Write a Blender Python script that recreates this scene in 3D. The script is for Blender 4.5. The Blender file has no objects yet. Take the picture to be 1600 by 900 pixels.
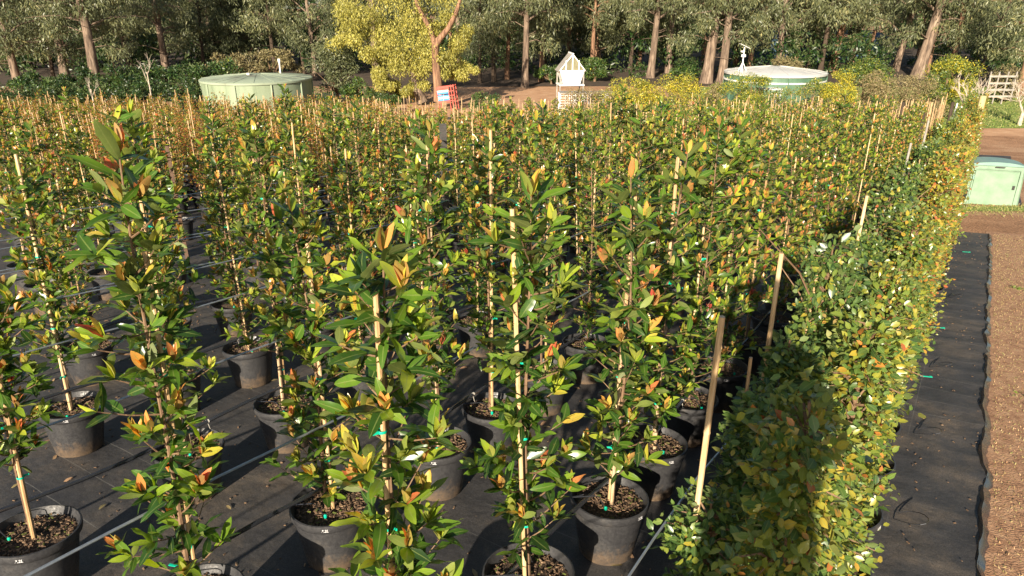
import bpy, math, random
import numpy as np
from mathutils import Vector, Matrix, Quaternion
R = math.radians
sc = bpy.context.scene
# ------------------------------------------------------------ camera
EYE = 2.65; PITCH = R(22); F = 1100.0
cd = bpy.data.cameras.new('camera'); cam = bpy.data.objects.new('camera', cd)
sc.collection.objects.link(cam)
cam.location = (0, 0, EYE); cam.rotation_euler = (R(90) - PITCH, 0, 0)
cd.sensor_width = 36; cd.lens = 36 * F / 1600; cd.clip_start = 0.02; cd.clip_end = 1500
sc.camera = cam
# ------------------------------------------------------------ sky and sun
SUN_EL = R(20.0); SUN_AZ = R(199.5)        # azimuth clockwise from +Y
w = bpy.data.worlds.new('World'); sc.world = w; w.use_nodes = True
nt = w.node_tree; nt.nodes.clear()
sky = nt.nodes.new('ShaderNodeTexSky'); sky.sky_type = 'NISHITA'; sky.sun_disc = False
sky.sun_elevation = SUN_EL; sky.sun_rotation = SUN_AZ
bg = nt.nodes.new('ShaderNodeBackground'); bg.inputs['Strength'].default_value = 0.055
wo = nt.nodes.new('ShaderNodeOutputWorld')
nt.links.new(sky.outputs[0], bg.inputs[0]); nt.links.new(bg.outputs[0], wo.inputs[0])
sd = bpy.data.lights.new('sun', 'SUN'); sd.energy = 5.0; sd.angle = R(0.53); sd.color = (1.0, 0.87, 0.69)
sun = bpy.data.objects.new('sun', sd); sc.collection.objects.link(sun)
ldir = Vector((-math.sin(SUN_AZ) * math.cos(SUN_EL), -math.cos(SUN_AZ) * math.cos(SUN_EL), -math.sin(SUN_EL)))
sun.rotation_euler = ldir.to_track_quat('-Z', 'Y').to_euler()
sc.view_settings.view_transform = 'Standard'; sc.view_settings.look = 'None'
sc.view_settings.exposure = 1.28; sc.view_settings.gamma = 1
sc.cycles.max_bounces = 5; sc.cycles.diffuse_bounces = 2; sc.cycles.glossy_bounces = 2
sc.cycles.transmission_bounces = 3; sc.cycles.transparent_max_bounces = 4
rng = np.random.default_rng(7); random.seed(7)
COL = sc.collection

# ------------------------------------------------------------ place frame
SL = 0.105
def gz(Y):
    Y = np.asarray(Y, dtype=float)
    z = -SL * Y
    t = np.clip((Y - 27) / 9, 0, 1)
    flat = -3.32
    z = np.where(Y > 27, (-SL * 27) + (-SL * 9) * (t - t * t / 2), z)
    z = np.where(Y < -6, SL * 6, z)
    return z
def g(Y): return float(gz(Y))
AZ = R(33.5); CA, SA = math.cos(AZ), math.sin(AZ)
def W(c, s): return (c * CA + s * SA, -c * SA + s * CA)     # row frame: c across rows, s along rows
def zc_of(Y, z): return Y * math.cos(PITCH) - (z - EYE) * math.sin(PITCH)
def WX(px, Y, z): return (px - 800) / F * zc_of(Y, z)
def proj(X, Y, z):
    zc = zc_of(Y, z); return 800 + F * X / zc, 450 + F * (-(z - EYE) * math.cos(PITCH) - Y * math.sin(PITCH)) / zc
def zpix(Y, py):                                            # height seen at image row py at distance Y
    v = (py - 450) / F; c, s = math.cos(PITCH), math.sin(PITCH)
    return Y * (v * c + s) / (v * s - c) + EYE

# ------------------------------------------------------------ helpers
def tag(o, label=None, cat=None, group=None, kind=None):
    if label: o['label'] = label
    if cat: o['category'] = cat
    if group: o['group'] = group
    if kind: o['kind'] = kind
    return o
def empty(name, loc, rz=0, rx=0):
    o = bpy.data.objects.new(name, None); COL.objects.link(o)
    o.empty_display_size = 0.1
    o.location = loc; o.rotation_euler = (rx, 0, rz); return o
def link(name, mesh, parent=None, loc=(0, 0, 0), rot=None):
    o = bpy.data.objects.new(name, mesh); COL.objects.link(o)
    if parent is not None: o.parent = parent
    o.location = loc
    if rot is not None: o.rotation_euler = rot
    return o

class MB:
    def __init__(s): s.v = []; s.f = []; s.m = []; s.n = 0
    def add(s, vs, fs, mi=0):
        s.v.extend([tuple(map(float, p)) for p in vs]); s.f.extend([tuple(i + s.n for i in f) for f in fs])
        s.m.extend([mi] * len(fs)); s.n += len(vs)
    def box(s, c, d, mi=0, rot=None):
        x, y, z = d[0] / 2, d[1] / 2, d[2] / 2
        P = [Vector((a * x, b * y, e * z)) for e in (-1, 1) for b in (-1, 1) for a in (-1, 1)]
        if rot is not None: P = [rot @ p for p in P]
        P = [p + Vector(c) for p in P]
        s.add(P, [(0, 2, 3, 1), (4, 5, 7, 6), (0, 1, 5, 4), (2, 6, 7, 3), (0, 4, 6, 2), (1, 3, 7, 5)], mi)
    def bar(s, a, b, wd, dp=None, mi=0):
        a = Vector(a); b = Vector(b); d = b - a; q = d.to_track_quat('Z', 'Y').to_matrix()
        s.box((a + b) / 2, (wd, dp or wd, d.length), mi, q)
    def tube(s, pts, rad, n=6, mi=0, cap=True):
        pts = [Vector(p) for p in pts]; k = len(pts)
        if not hasattr(rad, '__len__'): rad = [rad] * k
        base = s.n; vs = []; fs = []
        t0 = (pts[1] - pts[0]).normalized()
        up = Vector((0, 0, 1)) if abs(t0.z) < .9 else Vector((1, 0, 0))
        nrm = t0.cross(up).normalized()
        for i in range(k):
            t = (pts[min(i + 1, k - 1)] - pts[max(i - 1, 0)]).normalized()
            nrm = (nrm - t * nrm.dot(t)).normalized(); bn = t.cross(nrm)
            for j in range(n):
                a = 2 * math.pi * j / n
                vs.append(pts[i] + (nrm * math.cos(a) + bn * math.sin(a)) * rad[i])
        for i in range(k - 1):
            for j in range(n):
                j2 = (j + 1) % n
                fs.append((i * n + j, i * n + j2, (i + 1) * n + j2, (i + 1) * n + j))
        if cap:
            fs.append(tuple(range(n - 1, -1, -1))); fs.append(tuple((k - 1) * n + j for j in range(n)))
        s.add(vs, fs, mi)
    def lathe(s, prof, n=24, mi=0, c=(0, 0, 0)):
        vs = []; fs = []
        for (r, z) in prof:
            for j in range(n):
                a = 2 * math.pi * j / n; vs.append((c[0] + r * math.cos(a), c[1] + r * math.sin(a), c[2] + z))
        for i in range(len(prof) - 1):
            for j in range(n):
                j2 = (j + 1) % n; fs.append((i * n + j, i * n + j2, (i + 1) * n + j2, (i + 1) * n + j))
        s.add(vs, fs, mi)
    def disc(s, r, z, n=24, mi=0):
        s.add([(r * math.cos(2 * math.pi * j / n), r * math.sin(2 * math.pi * j / n), z) for j in range(n)], [tuple(range(n))], mi)
    def mesh(s, name, mats, smooth=True):
        me = bpy.data.meshes.new(name); me.from_pydata(s.v, [], s.f)
        for m in (mats if isinstance(mats, (list, tuple)) else [mats]): me.materials.append(m)
        me.polygons.foreach_set('material_index', s.m)
        if smooth:
            me.polygons.foreach_set('use_smooth', [True] * len(s.f))
            try: me.set_sharp_from_angle(angle=R(38))
            except Exception: pass
        me.update(); return me
    def obj(s, name, mats, parent=None, loc=(0, 0, 0), smooth=True, rot=None):
        return link(name, s.mesh(name, mats, smooth), parent, loc, rot)

# ------------------------------------------------------------ materials
def newmat(name):
    m = bpy.data.materials.new(name); m.use_nodes = True; n = m.node_tree; n.nodes.clear()
    out = n.nodes.new('ShaderNodeOutputMaterial'); return m, n, out
def N(n, t, **kw):
    x = n.nodes.new(t)
    for k, v in kw.items():
        if k.startswith('i_'): x.inputs[k[2:].replace('_', ' ')].default_value = v
        else: setattr(x, k, v)
    return x
def ramp(n, stops):
    r = n.nodes.new('ShaderNodeValToRGB'); e = r.color_ramp.elements
    e[0].position = stops[0][0]; e[0].color = (*stops[0][1], 1)
    e[1].position = stops[-1][0]; e[1].color = (*stops[-1][1], 1)
    for p, c in stops[1:-1]:
        x = e.new(p); x.color = (*c, 1)
    return r
def simple(name, stops, scale=8, rough=.7, bump=.2, bscale=None, metal=0, stretch=None, spec=.4, detail=5, coord='Object'):
    m, n, out = newmat(name); L = n.links.new
    b = N(n, 'ShaderNodeBsdfPrincipled'); b.inputs['Roughness'].default_value = rough
    b.inputs['Metallic'].default_value = metal; b.inputs['Specular IOR Level'].default_value = spec
    tc = N(n, 'ShaderNodeTexCoord'); mp = N(n, 'ShaderNodeMapping')
    if stretch: mp.inputs['Scale'].default_value = stretch
    L(tc.outputs[coord], mp.inputs[0])
    no = N(n, 'ShaderNodeTexNoise'); no.inputs['Scale'].default_value = scale; no.inputs['Detail'].default_value = detail
    no.inputs['Roughness'].default_value = .65
    L(mp.outputs[0], no.inputs['Vector'])
    r = ramp(n, stops); L(no.outputs[0], r.inputs[0]); L(r.outputs[0], b.inputs['Base Color'])
    if bump:
        n2 = N(n, 'ShaderNodeTexNoise'); n2.inputs['Scale'].default_value = bscale or scale * 3; n2.inputs['Detail'].default_value = 4
        L(mp.outputs[0], n2.inputs['Vector'])
        bp = N(n, 'ShaderNodeBump'); bp.inputs['Strength'].default_value = bump; bp.inputs['Distance'].default_value = .01
        L(n2.outputs[0], bp.inputs['Height']); L(bp.outputs[0], b.inputs['Normal'])
    L(b.outputs[0], out.inputs[0]); return m
def leafmat(name, stops, back, rough=.34, trans=.30, rib=True, spec=.5, blotch=.06):
    m, n, out = newmat(name); L = n.links.new
    at = N(n, 'ShaderNodeAttribute'); at.attribute_name = 'tint'
    oi = N(n, 'ShaderNodeObjectInfo')
    geo = N(n, 'ShaderNodeNewGeometry')
    no = N(n, 'ShaderNodeTexNoise'); no.inputs['Scale'].default_value = 22; no.inputs['Detail'].default_value = 3
    L(geo.outputs['Position'], no.inputs['Vector'])
    a1 = N(n, 'ShaderNodeMath', operation='MULTIPLY_ADD'); L(no.outputs[0], a1.inputs[0]); a1.inputs[1].default_value = blotch * 2; a1.inputs[2].default_value = -blotch
    a2 = N(n, 'ShaderNodeMath', operation='ADD'); L(at.outputs['Fac'], a2.inputs[0]); L(a1.outputs[0], a2.inputs[1])
    a3 = N(n, 'ShaderNodeMath', operation='MULTIPLY_ADD'); L(oi.outputs['Random'], a3.inputs[0]); a3.inputs[1].default_value = .03; L(a2.outputs[0], a3.inputs[2])
    r = ramp(n, stops); L(a3.outputs[0], r.inputs[0]); colr = r.outputs[0]
    if rib:
        ac = N(n, 'ShaderNodeAttribute'); ac.attribute_name = 'across'
        ab = N(n, 'ShaderNodeMath', operation='ABSOLUTE'); L(ac.outputs['Fac'], ab.inputs[0])
        mr = N(n, 'ShaderNodeMapRange'); mr.inputs['From Min'].default_value = .03; mr.inputs['From Max'].default_value = .14
        mr.inputs['To Min'].default_value = .55; mr.inputs['To Max'].default_value = 0; L(ab.outputs[0], mr.inputs[0])
        mx = N(n, 'ShaderNodeMix', data_type='RGBA'); L(mr.outputs[0], mx.inputs[0]); L(colr, mx.inputs[6]); mx.inputs[7].default_value = (.22, .27, .08, 1)
        colr = mx.outputs[2]
    if rib:
        vo = N(n, 'ShaderNodeTexNoise'); vo.inputs['Scale'].default_value = 95; vo.inputs['Detail'].default_value = 2; L(geo.outputs['Position'], vo.inputs['Vector'])
        vm = N(n, 'ShaderNodeMapRange'); vm.inputs['From Min'].default_value = .66; vm.inputs['From Max'].default_value = .72; vm.inputs['To Max'].default_value = .55; L(vo.outputs[0], vm.inputs[0])
        m4 = N(n, 'ShaderNodeMix', data_type='RGBA'); L(vm.outputs[0], m4.inputs[0]); L(colr, m4.inputs[6]); m4.inputs[7].default_value = (.16, .10, .04, 1); colr = m4.outputs[2]
    mb = N(n, 'ShaderNodeMix', data_type='RGBA')
    bf = N(n, 'ShaderNodeMath', operation='MULTIPLY'); L(geo.outputs['Backfacing'], bf.inputs[0]); bf.inputs[1].default_value = .6
    L(bf.outputs[0], mb.inputs[0]); L(colr, mb.inputs[6]); mb.inputs[7].default_value = (*back, 1)
    b = N(n, 'ShaderNodeBsdfPrincipled'); b.inputs['Specular IOR Level'].default_value = spec
    rr = N(n, 'ShaderNodeMath', operation='MULTIPLY_ADD'); L(geo.outputs['Backfacing'], rr.inputs[0]); rr.inputs[1].default_value = .3; rr.inputs[2].default_value = rough
    L(rr.outputs[0], b.inputs['Roughness'])
    L(mb.outputs[2], b.inputs['Base Color'])
    t = N(n, 'ShaderNodeBsdfTranslucent'); hs = N(n, 'ShaderNodeHueSaturation'); hs.inputs['Value'].default_value = 1.8; hs.inputs['Saturation'].default_value = 1.1
    L(mb.outputs[2], hs.inputs['Color']); L(hs.outputs[0], t.inputs[0])
    ms = N(n, 'ShaderNodeMixShader'); ms.inputs[0].default_value = trans
    L(b.outputs[0], ms.inputs[1]); L(t.outputs[0], ms.inputs[2]); L(ms.outputs[0], out.inputs[0])
    return m
M = {}
M['leaf'] = leafmat('nursery_leaf', [(0, (.014, .030, .009)), (.22, (.028, .072, .012)), (.38, (.075, .155, .016)), (.50, (.19, .28, .022)), (.64, (.36, .40, .040)),
                     (.79, (.60, .26, .07)), (.92, (.52, .13, .06)), (1, (.35, .05, .035))], (.16, .18, .05), rough=.28)
M['hedge'] = leafmat('hedge_leaf', [(0, (.022, .05, .016)), (.25, (.05, .10, .028)), (.45, (.10, .17, .035)), (.62, (.22, .25, .035)), (.78, (.40, .30, .04)), (.9, (.45, .18, .04)), (1, (.38, .10, .04))],
                     (.16, .20, .07), rough=.32)
M['gum'] = leafmat('gum_leaf', [(0, (.05, .065, .030)), (.4, (0.098, 0.113, 0.048)), (.7, (0.164, 0.172, 0.074)), (1, (.33, .29, .12))], (.13, .15, .08), rough=.45, trans=.2, rib=False)
M['wattle'] = leafmat('yellow_leaf', [(0, (.07, .08, .02)), (.35, (0.170, 0.170, 0.034)), (.65, (0.340, 0.315, 0.064)), (1, (.56, .49, .11))], (.33, .31, .08), rough=.5, trans=.25, rib=False)
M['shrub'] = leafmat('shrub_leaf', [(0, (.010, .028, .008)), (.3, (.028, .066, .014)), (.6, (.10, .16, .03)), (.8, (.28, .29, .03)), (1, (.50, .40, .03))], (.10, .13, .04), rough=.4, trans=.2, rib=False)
M['dry'] = leafmat('dry_twig_leaf', [(0, (.08, .065, .03)), (.4, (.17, .15, .06)), (.7, (.25, .20, .09)), (1, (.34, .20, .12))], (.2, .17, .09), rough=.6, trans=.15, rib=False)
M['stem'] = simple('stem_bark', [(.3, (.10, .055, .03)), (.7, (.22, .14, .08))], 30, .8, .3, stretch=(1, 1, .3))
M['pale_stem'] = simple('pale_stem_bark', [(.3, (.34, .22, .12)), (.7, (.55, .42, .27))], 40, .75, .3, stretch=(1, 1, .3))
M['pot'] = simple('black_plastic', [(.3, (.024, .024, .027)), (.55, (.034, .034, .036)), (.8, (.065, .058, .052))], 7, .45, .15, bscale=60, spec=.55)
M['soil'] = simple('potting_mix', [(.3, (.02, .013, .009)), (.5, (.06, .038, .024)), (.75, (.16, .105, .065))], 60, .95, 1.0, bscale=90)
M['chip'] = simple('bark_chip', [(.3, (.05, .028, .017)), (.5, (.14, .085, .05)), (.72, (.36, .25, .15))], 45, .9, .3)
M['moss'] = simple('moss', [(.3, (.04, .06, .01)), (.7, (.14, .16, .03))], 40, .9, .5)
M['tie'] = simple('green_tie', [(.3, (.0, .36, .22)), (.7, (.0, .46, .30))], 5, .45, 0)
M['tie_grey'] = simple('clear_tie', [(.3, (.25, .24, .22)), (.7, (.4, .38, .34))], 5, .35, 0)
M['wire'] = simple('steel_wire', [(.3, (.30, .33, .36)), (.7, (.45, .48, .50))], 20, .38, 0, metal=.7)
M['hose'] = simple('black_poly_pipe', [(.3, (.018, .020, .026)), (.7, (.035, .037, .044))], 9, .20, .03, spec=1.0)
M['clip'] = simple('white_clip', [(.3, (.45, .42, .38)), (.7, (.6, .57, .5))], 9, .5, 0)
M['white'] = simple('white_paint', [(.3, (.70, .70, .66)), (.7, (.80, .79, .75))], 3, .5, .05)
M['mark'] = simple('white_marker', [(.3, (.35, .35, .36)), (.7, (.55, .55, .56))], 90, .6, 0)
M['post'] = simple('treated_pine', [(.3, (.30, .24, .10)), (.5, (.44, .36, .17)), (.7, (.52, .42, .24))], 5, .8, .4, stretch=(6, 6, .7))
M['dark_steel'] = simple('dark_picket', [(.3, (.012, .012, .013)), (.7, (.04, .034, .03))], 12, .55, .2)
M['rust'] = simple('brown_picket', [(.3, (.05, .028, .018)), (.7, (.11, .065, .04))], 12, .8, .3)
M['gumbark'] = simple('gum_bark', [(.32, (0.035, 0.025, 0.019)), (.46, (0.117, 0.082, 0.058)), (.60, (0.226, 0.164, 0.117)), (.74, (0.328, 0.265, 0.203))], 2.6, .9, 1.0, bscale=5, stretch=(3, 3, .35))  # bark mottling, contrast raised so the colour also carries trunk shading
M['redbark'] = simple('stringy_bark', [(.32, (0.060, 0.030, 0.019)), (.48, (0.170, 0.093, 0.055)), (.60, (0.281, 0.162, 0.093)), (.74, (0.365, 0.238, 0.153))], 2.4, .9, 1.0, bscale=6, stretch=(4, 4, .3))  # bark mottling with some trunk shading put into its dark stops
M['darkbark'] = simple('dark_bark', [(.3, (0.028, 0.020, 0.014)), (.7, (0.088, 0.060, 0.040))], 2, .95, 1.0, bscale=6, stretch=(4, 4, .3))
M['tank'] = simple('pale_green_metal', [(.25, (0.122, 0.158, 0.101)), (.45, (0.194, 0.245, 0.158)), (.75, (0.252, 0.302, 0.209))], 1.6, .5, .1, stretch=(2, 2, .25))
M['tankroof'] = simple('pale_green_roof', [(.30, (0.120, 0.098, 0.075)), (.40, (0.225, 0.262, 0.188)), (.5, (0.270, 0.323, 0.232)), (.75, (0.300, 0.352, 0.255))], .55, .55, .05)
M['green'] = simple('mid_green_metal', [(.3, (0.048, 0.104, 0.064)), (.7, (0.104, 0.192, 0.124))], 1.6, .5, .1, stretch=(2, 2, .25))
M['paleroof'] = simple('pale_metal_roof', [(.3, (0.425, 0.425, 0.399)), (.7, (0.561, 0.552, 0.518))], .8, .4, .05)
M['kiosk'] = simple('mint_fibreglass', [(.3, (.14, .23, .15)), (.5, (.185, .28, .195)), (.7, (.225, .32, .23))], 3.5, .5, .06)
M['kiosk_top'] = simple('blue_green_lid', [(.3, (0.144, 0.243, 0.216)), (.7, (0.198, 0.315, 0.279))], 2, .45, .05)
M['red'] = simple('red_paint', [(.3, (.40, .05, .035)), (.7, (.55, .09, .06))], 4, .5, .05)
M['blue'] = simple('blue_paint', [(.3, (.03, .18, .42)), (.7, (.08, .30, .58))], 4, .5, .05)
M['shade'] = simple('blue_shade_cloth', [(.3, (.020, .05, .09)), (.7, (.06, .11, .17))], 1.2, .8, .2)
M['grey_wood'] = simple('weathered_timber', [(.3, (0.176, 0.160, 0.140)), (.7, (0.368, 0.336, 0.296))], 5, .85, .3, stretch=(1, 1, 1))
M['deadwood'] = simple('dead_pale_wood', [(.3, (.30, .24, .18)), (.7, (.56, .48, .39))], 6, .85, .3)
M['pane'] = simple('cloudy_panel', [(.3, (.13, .12, .07)), (.7, (.24, .22, .14))], 3, .25, .05)
M['mesh_net'] = simple('white_net', [(.3, (.62, .62, .60)), (.7, (.76, .76, .73))], 9, .8, .3)
M['skin'] = simple('skin', [(.3, (.46, .27, .19)), (.7, (.55, .33, .24))], 6, .5, .05)
M['shirt'] = simple('work_shirt', [(.3, (.05, .07, .12)), (.7, (.08, .10, .16))], 10, .9, .2)
M['trouser'] = simple('trousers', [(.3, (.07, .06, .05)), (.7, (.11, .10, .08))], 10, .9, .2)
M['hair'] = simple('brown_hair', [(.3, (.03, .018, .01)), (.7, (.06, .035, .02))], 20, .7, .3)
M['alu'] = simple('ladder_aluminium', [(.3, (.5, .5, .5)), (.7, (.62, .62, .62))], 9, .35, .05, metal=.8)
M['phone'] = simple('phone_case', [(.3, (.02, .02, .02)), (.7, (.03, .03, .03))], 9, .4, 0)

def bamboo():
    m, n, out = newmat('bamboo'); L = n.links.new
    b = N(n, 'ShaderNodeBsdfPrincipled'); b.inputs['Roughness'].default_value = .6
    tc = N(n, 'ShaderNodeTexCoord'); mp = N(n, 'ShaderNodeMapping'); mp.inputs['Scale'].default_value = (60, 60, 5); L(tc.outputs['Object'], mp.inputs[0])
    no = N(n, 'ShaderNodeTexNoise'); no.inputs['Scale'].default_value = 1; no.inputs['Detail'].default_value = 5; L(mp.outputs[0], no.inputs['Vector'])
    oi = N(n, 'ShaderNodeObjectInfo')
    ad = N(n, 'ShaderNodeMath', operation='MULTIPLY_ADD'); L(oi.outputs['Random'], ad.inputs[0]); ad.inputs[1].default_value = .25
    sb = N(n, 'ShaderNodeMath', operation='SUBTRACT'); L(no.outputs[0], sb.inputs[0]); sb.inputs[1].default_value = .12; L(sb.outputs[0], ad.inputs[2])
    r = ramp(n, [(.22, (.16, .09, .04)), (.42, (.40, .25, .12)), (.6, (.55, .38, .20)), (.8, (.64, .50, .31))]); L(ad.outputs[0], r.inputs[0]); L(r.outputs[0], b.inputs['Base Color'])
    L(b.outputs[0], out.inputs[0]); return m
M['bamboo'] = bamboo()

def matcloth():
    m, n, out = newmat('woven_weed_mat'); L = n.links.new
    b = N(n, 'ShaderNodeBsdfPrincipled'); b.inputs['Roughness'].default_value = .62; b.inputs['Specular IOR Level'].default_value = .35
    tc = N(n, 'ShaderNodeTexCoord'); mp = N(n, 'ShaderNodeMapping'); mp.inputs['Rotation'].default_value = (0, 0, AZ)
    L(tc.outputs['Object'], mp.inputs[0])
    sx = N(n, 'ShaderNodeSeparateXYZ'); L(mp.outputs[0], sx.inputs[0])
    wv = N(n, 'ShaderNodeTexNoise'); wv.inputs['Scale'].default_value = 1.3; wv.inputs['Detail'].default_value = 2; L(mp.outputs[0], wv.inputs['Vector'])
    wob = N(n, 'ShaderNodeMath', operation='MULTIPLY_ADD'); L(wv.outputs[0], wob.inputs[0]); wob.inputs[1].default_value = .07; L(sx.outputs['Y'], wob.inputs[2])
    def lines(src, per, wd):
        f1 = N(n, 'ShaderNodeMath', operation='MULTIPLY'); L(src, f1.inputs[0]); f1.inputs[1].default_value = 1 / per
        f2 = N(n, 'ShaderNodeMath', operation='FRACT'); L(f1.outputs[0], f2.inputs[0])
        f3 = N(n, 'ShaderNodeMath', operation='LESS_THAN'); L(f2.outputs[0], f3.inputs[0]); f3.inputs[1].default_value = wd / per
        return f3.outputs[0]
    l1 = lines(wob.outputs[0], .305, .006); l2 = lines(sx.outputs['X'], 3.66, .005)
    mx = N(n, 'ShaderNodeMath', operation='MAXIMUM'); L(l1, mx.inputs[0]); L(l2, mx.inputs[1])
    no = N(n, 'ShaderNodeTexNoise'); no.inputs['Scale'].default_value = 1.7; no.inputs['Detail'].default_value = 8; no.inputs['Roughness'].default_value = .7
    L(mp.outputs[0], no.inputs['Vector'])
    r = ramp(n, [(.34, (.034, .034, .037)), (.50, (.054, .051, .050)), (.62, (.095, .080, .066)), (.76, (.21, .155, .11))]); L(no.outputs[0], r.inputs[0])
    fi = N(n, 'ShaderNodeTexNoise'); fi.inputs['Scale'].default_value = 140; fi.inputs['Detail'].default_value = 3; L(mp.outputs[0], fi.inputs['Vector'])
    mr = N(n, 'ShaderNodeMapRange'); mr.inputs['From Min'].default_value = .35; mr.inputs['From Max'].default_value = .7; mr.inputs['To Min'].default_value = .7; mr.inputs['To Max'].default_value = 1.45
    L(fi.outputs[0], mr.inputs[0])
    mu = N(n, 'ShaderNodeMix', data_type='RGBA', blend_type='MULTIPLY'); mu.inputs[0].default_value = 1; L(r.outputs[0], mu.inputs[6]); L(mr.outputs[0], mu.inputs[7])
    bn0 = N(n, 'ShaderNodeTexNoise'); bn0.inputs['Scale'].default_value = 1.1; bn0.inputs['Detail'].default_value = 5; L(mp.outputs[0], bn0.inputs['Vector'])
    sp = N(n, 'ShaderNodeTexVoronoi'); sp.inputs['Scale'].default_value = 9; L(mp.outputs[0], sp.inputs['Vector'])
    sl = N(n, 'ShaderNodeMath', operation='LESS_THAN'); L(sp.outputs['Distance'], sl.inputs[0]); sl.inputs[1].default_value = .045
    m3 = N(n, 'ShaderNodeMix', data_type='RGBA'); L(sl.outputs[0], m3.inputs[0]); L(mu.outputs[2], m3.inputs[6]); m3.inputs[7].default_value = (.17, .12, .08, 1)
    m2 = N(n, 'ShaderNodeMix', data_type='RGBA'); ln = N(n, 'ShaderNodeMath', operation='MULTIPLY'); L(mx.outputs[0], ln.inputs[0]); wr = N(n, 'ShaderNodeMapRange'); wr.inputs['From Min'].default_value = .42; wr.inputs['From Max'].default_value = .62; L(bn0.outputs[0], wr.inputs[0]); L(wr.outputs[0], ln.inputs[1]); L(ln.outputs[0], m2.inputs[0]); L(m3.outputs[2], m2.inputs[6]); m2.inputs[7].default_value = (.13, .125, .115, 1)
    L(m2.outputs[2], b.inputs['Base Color'])
    bn = N(n, 'ShaderNodeTexNoise'); bn.inputs['Scale'].default_value = 2.6; bn.inputs['Detail'].default_value = 7; L(mp.outputs[0], bn.inputs['Vector'])
    bp = N(n, 'ShaderNodeBump'); bp.inputs['Strength'].default_value = .8; bp.inputs['Distance'].default_value = .04; L(bn.outputs[0], bp.inputs['Height']); L(bp.outputs[0], b.inputs['Normal'])
    L(b.outputs[0], out.inputs[0]); return m
M['mat'] = matcloth()

def groundmat():
    m, n, out = newmat('red_brown_earth'); L = n.links.new
    b = N(n, 'ShaderNodeBsdfPrincipled'); b.inputs['Roughness'].default_value = .95; b.inputs['Specular IOR Level'].default_value = .2
    tc = N(n, 'ShaderNodeTexCoord')
    a = N(n, 'ShaderNodeTexNoise'); a.inputs['Scale'].default_value = .5; a.inputs['Detail'].default_value = 9; a.inputs['Roughness'].default_value = .7; L(tc.outputs['Object'], a.inputs['Vector'])
    r = ramp(n, [(.3, (.26, .14, .075)), (.48, (.42, .235, .13)), (.6, (.50, .31, .185)), (.75, (.43, .33, .18))]); L(a.outputs[0], r.inputs[0])
    c = N(n, 'ShaderNodeTexNoise'); c.inputs['Scale'].default_value = 28; c.inputs['Detail'].default_value = 6; L(tc.outputs['Object'], c.inputs['Vector'])
    mr = N(n, 'ShaderNodeMapRange'); mr.inputs['From Min'].default_value = .3; mr.inputs['From Max'].default_value = .7; mr.inputs['To Min'].default_value = .55; mr.inputs['To Max'].default_value = 1.35; L(c.outputs[0], mr.inputs[0])
    mu = N(n, 'ShaderNodeMix', data_type='RGBA', blend_type='MULTIPLY'); mu.inputs[0].default_value = 1; L(r.outputs[0], mu.inputs[6]); L(mr.outputs[0], mu.inputs[7])
    L(mu.outputs[2], b.inputs['Base Color'])
    bp = N(n, 'ShaderNodeBump'); bp.inputs['Strength'].default_value = .9; bp.inputs['Distance'].default_value = .03; L(c.outputs[0], bp.inputs['Height']); L(bp.outputs[0], b.inputs['Normal'])
    L(b.outputs[0], out.inputs[0]); return m
M['ground'] = groundmat()
M['dirt'] = simple('orange_dirt', [(.3, (.36, .19, .10)), (.55, (.48, .28, .155)), (.75, (.55, .37, .23))], 1.2, .95, .8, bscale=18, detail=8)
M['turf'] = simple('green_turf', [(.3, (.10, .15, .03)), (.5, (.17, .24, .045)), (.75, (.30, .27, .09))], .7, .95, .8, bscale=20, detail=8)
M['grass'] = leafmat('grass_blade', [(0, (.05, .09, .015)), (.4, (.14, .22, .03)), (.6, (.30, .28, .09)), (.8, (.46, .34, .18)), (1, (.52, .30, .16))], (.3, .3, .12), rough=.6, trans=.25, rib=False)
M['forest_floor'] = simple('leaf_litter', [(.3, (.03, .02, .013)), (.7, (.09, .06, .038))], 1.5, .95, .8, bscale=10)  # litter colour darkened to carry the shade under the trees

# ------------------------------------------------------------ leaf clouds
def leaf_template(kind):
    if kind == 'hero': ts = [0, .08, .25, .45, .65, .83, .94, 1]; ws = [.012, .075, .150, .182, .168, .108, .05, 0]; fold, droop = .18, .20
    elif kind == 'mid': ts = [0, .22, .52, .82, 1]; ws = [.01, .13, .175, .10, 0]; fold, droop = .18, .20
    elif kind == 'oval': ts = [0, .25, .6, 1]; ws = [.02, .25, .27, 0]; fold, droop = .22, .14
    elif kind == 'far': ts = [0, .45, 1]; ws = [0, .19, 0]; fold, droop = .2, .15
    elif kind == 'long': ts = [0, .45, 1]; ws = [0, .13, 0]; fold, droop = .05, .25
    vs = []; ac = []; fs = []; rows = []
    for t, wd in zip(ts, ws):
        z = -droop * t * t
        if wd == 0: rows.append([len(vs)]); vs.append((0, t, z)); ac.append(0)
        else:
            rows.append([len(vs), len(vs) + 1, len(vs) + 2])
            vs += [(-wd, t, z + fold * wd), (0, t, z), (wd, t, z + fold * wd)]; ac += [-1, 0, 1]
    for a, b in zip(rows[:-1], rows[1:]):
        if len(a) == 3 and len(b) == 3: fs += [(a[0], a[1], b[1], b[0]), (a[1], a[2], b[2], b[1])]
        elif len(a) == 3: fs += [(a[0], a[1], b[0]), (a[1], a[2], b[0])]
        else: fs += [(a[0], b[1], b[0]), (a[0], b[2], b[1])]
    return np.array(vs, float), np.array(ac, float), fs
TPL = {k: leaf_template(k) for k in ('hero', 'mid', 'oval', 'far', 'long')}
def norm(a): return a / np.maximum(np.linalg.norm(a, axis=-1, keepdims=True), 1e-9)
def frames(ax, nr):
    ax = norm(ax); nr = nr - ax * (ax * nr).sum(-1, keepdims=True); nr = norm(nr); sd_ = np.cross(ax, nr); return sd_, ax, nr
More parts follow.
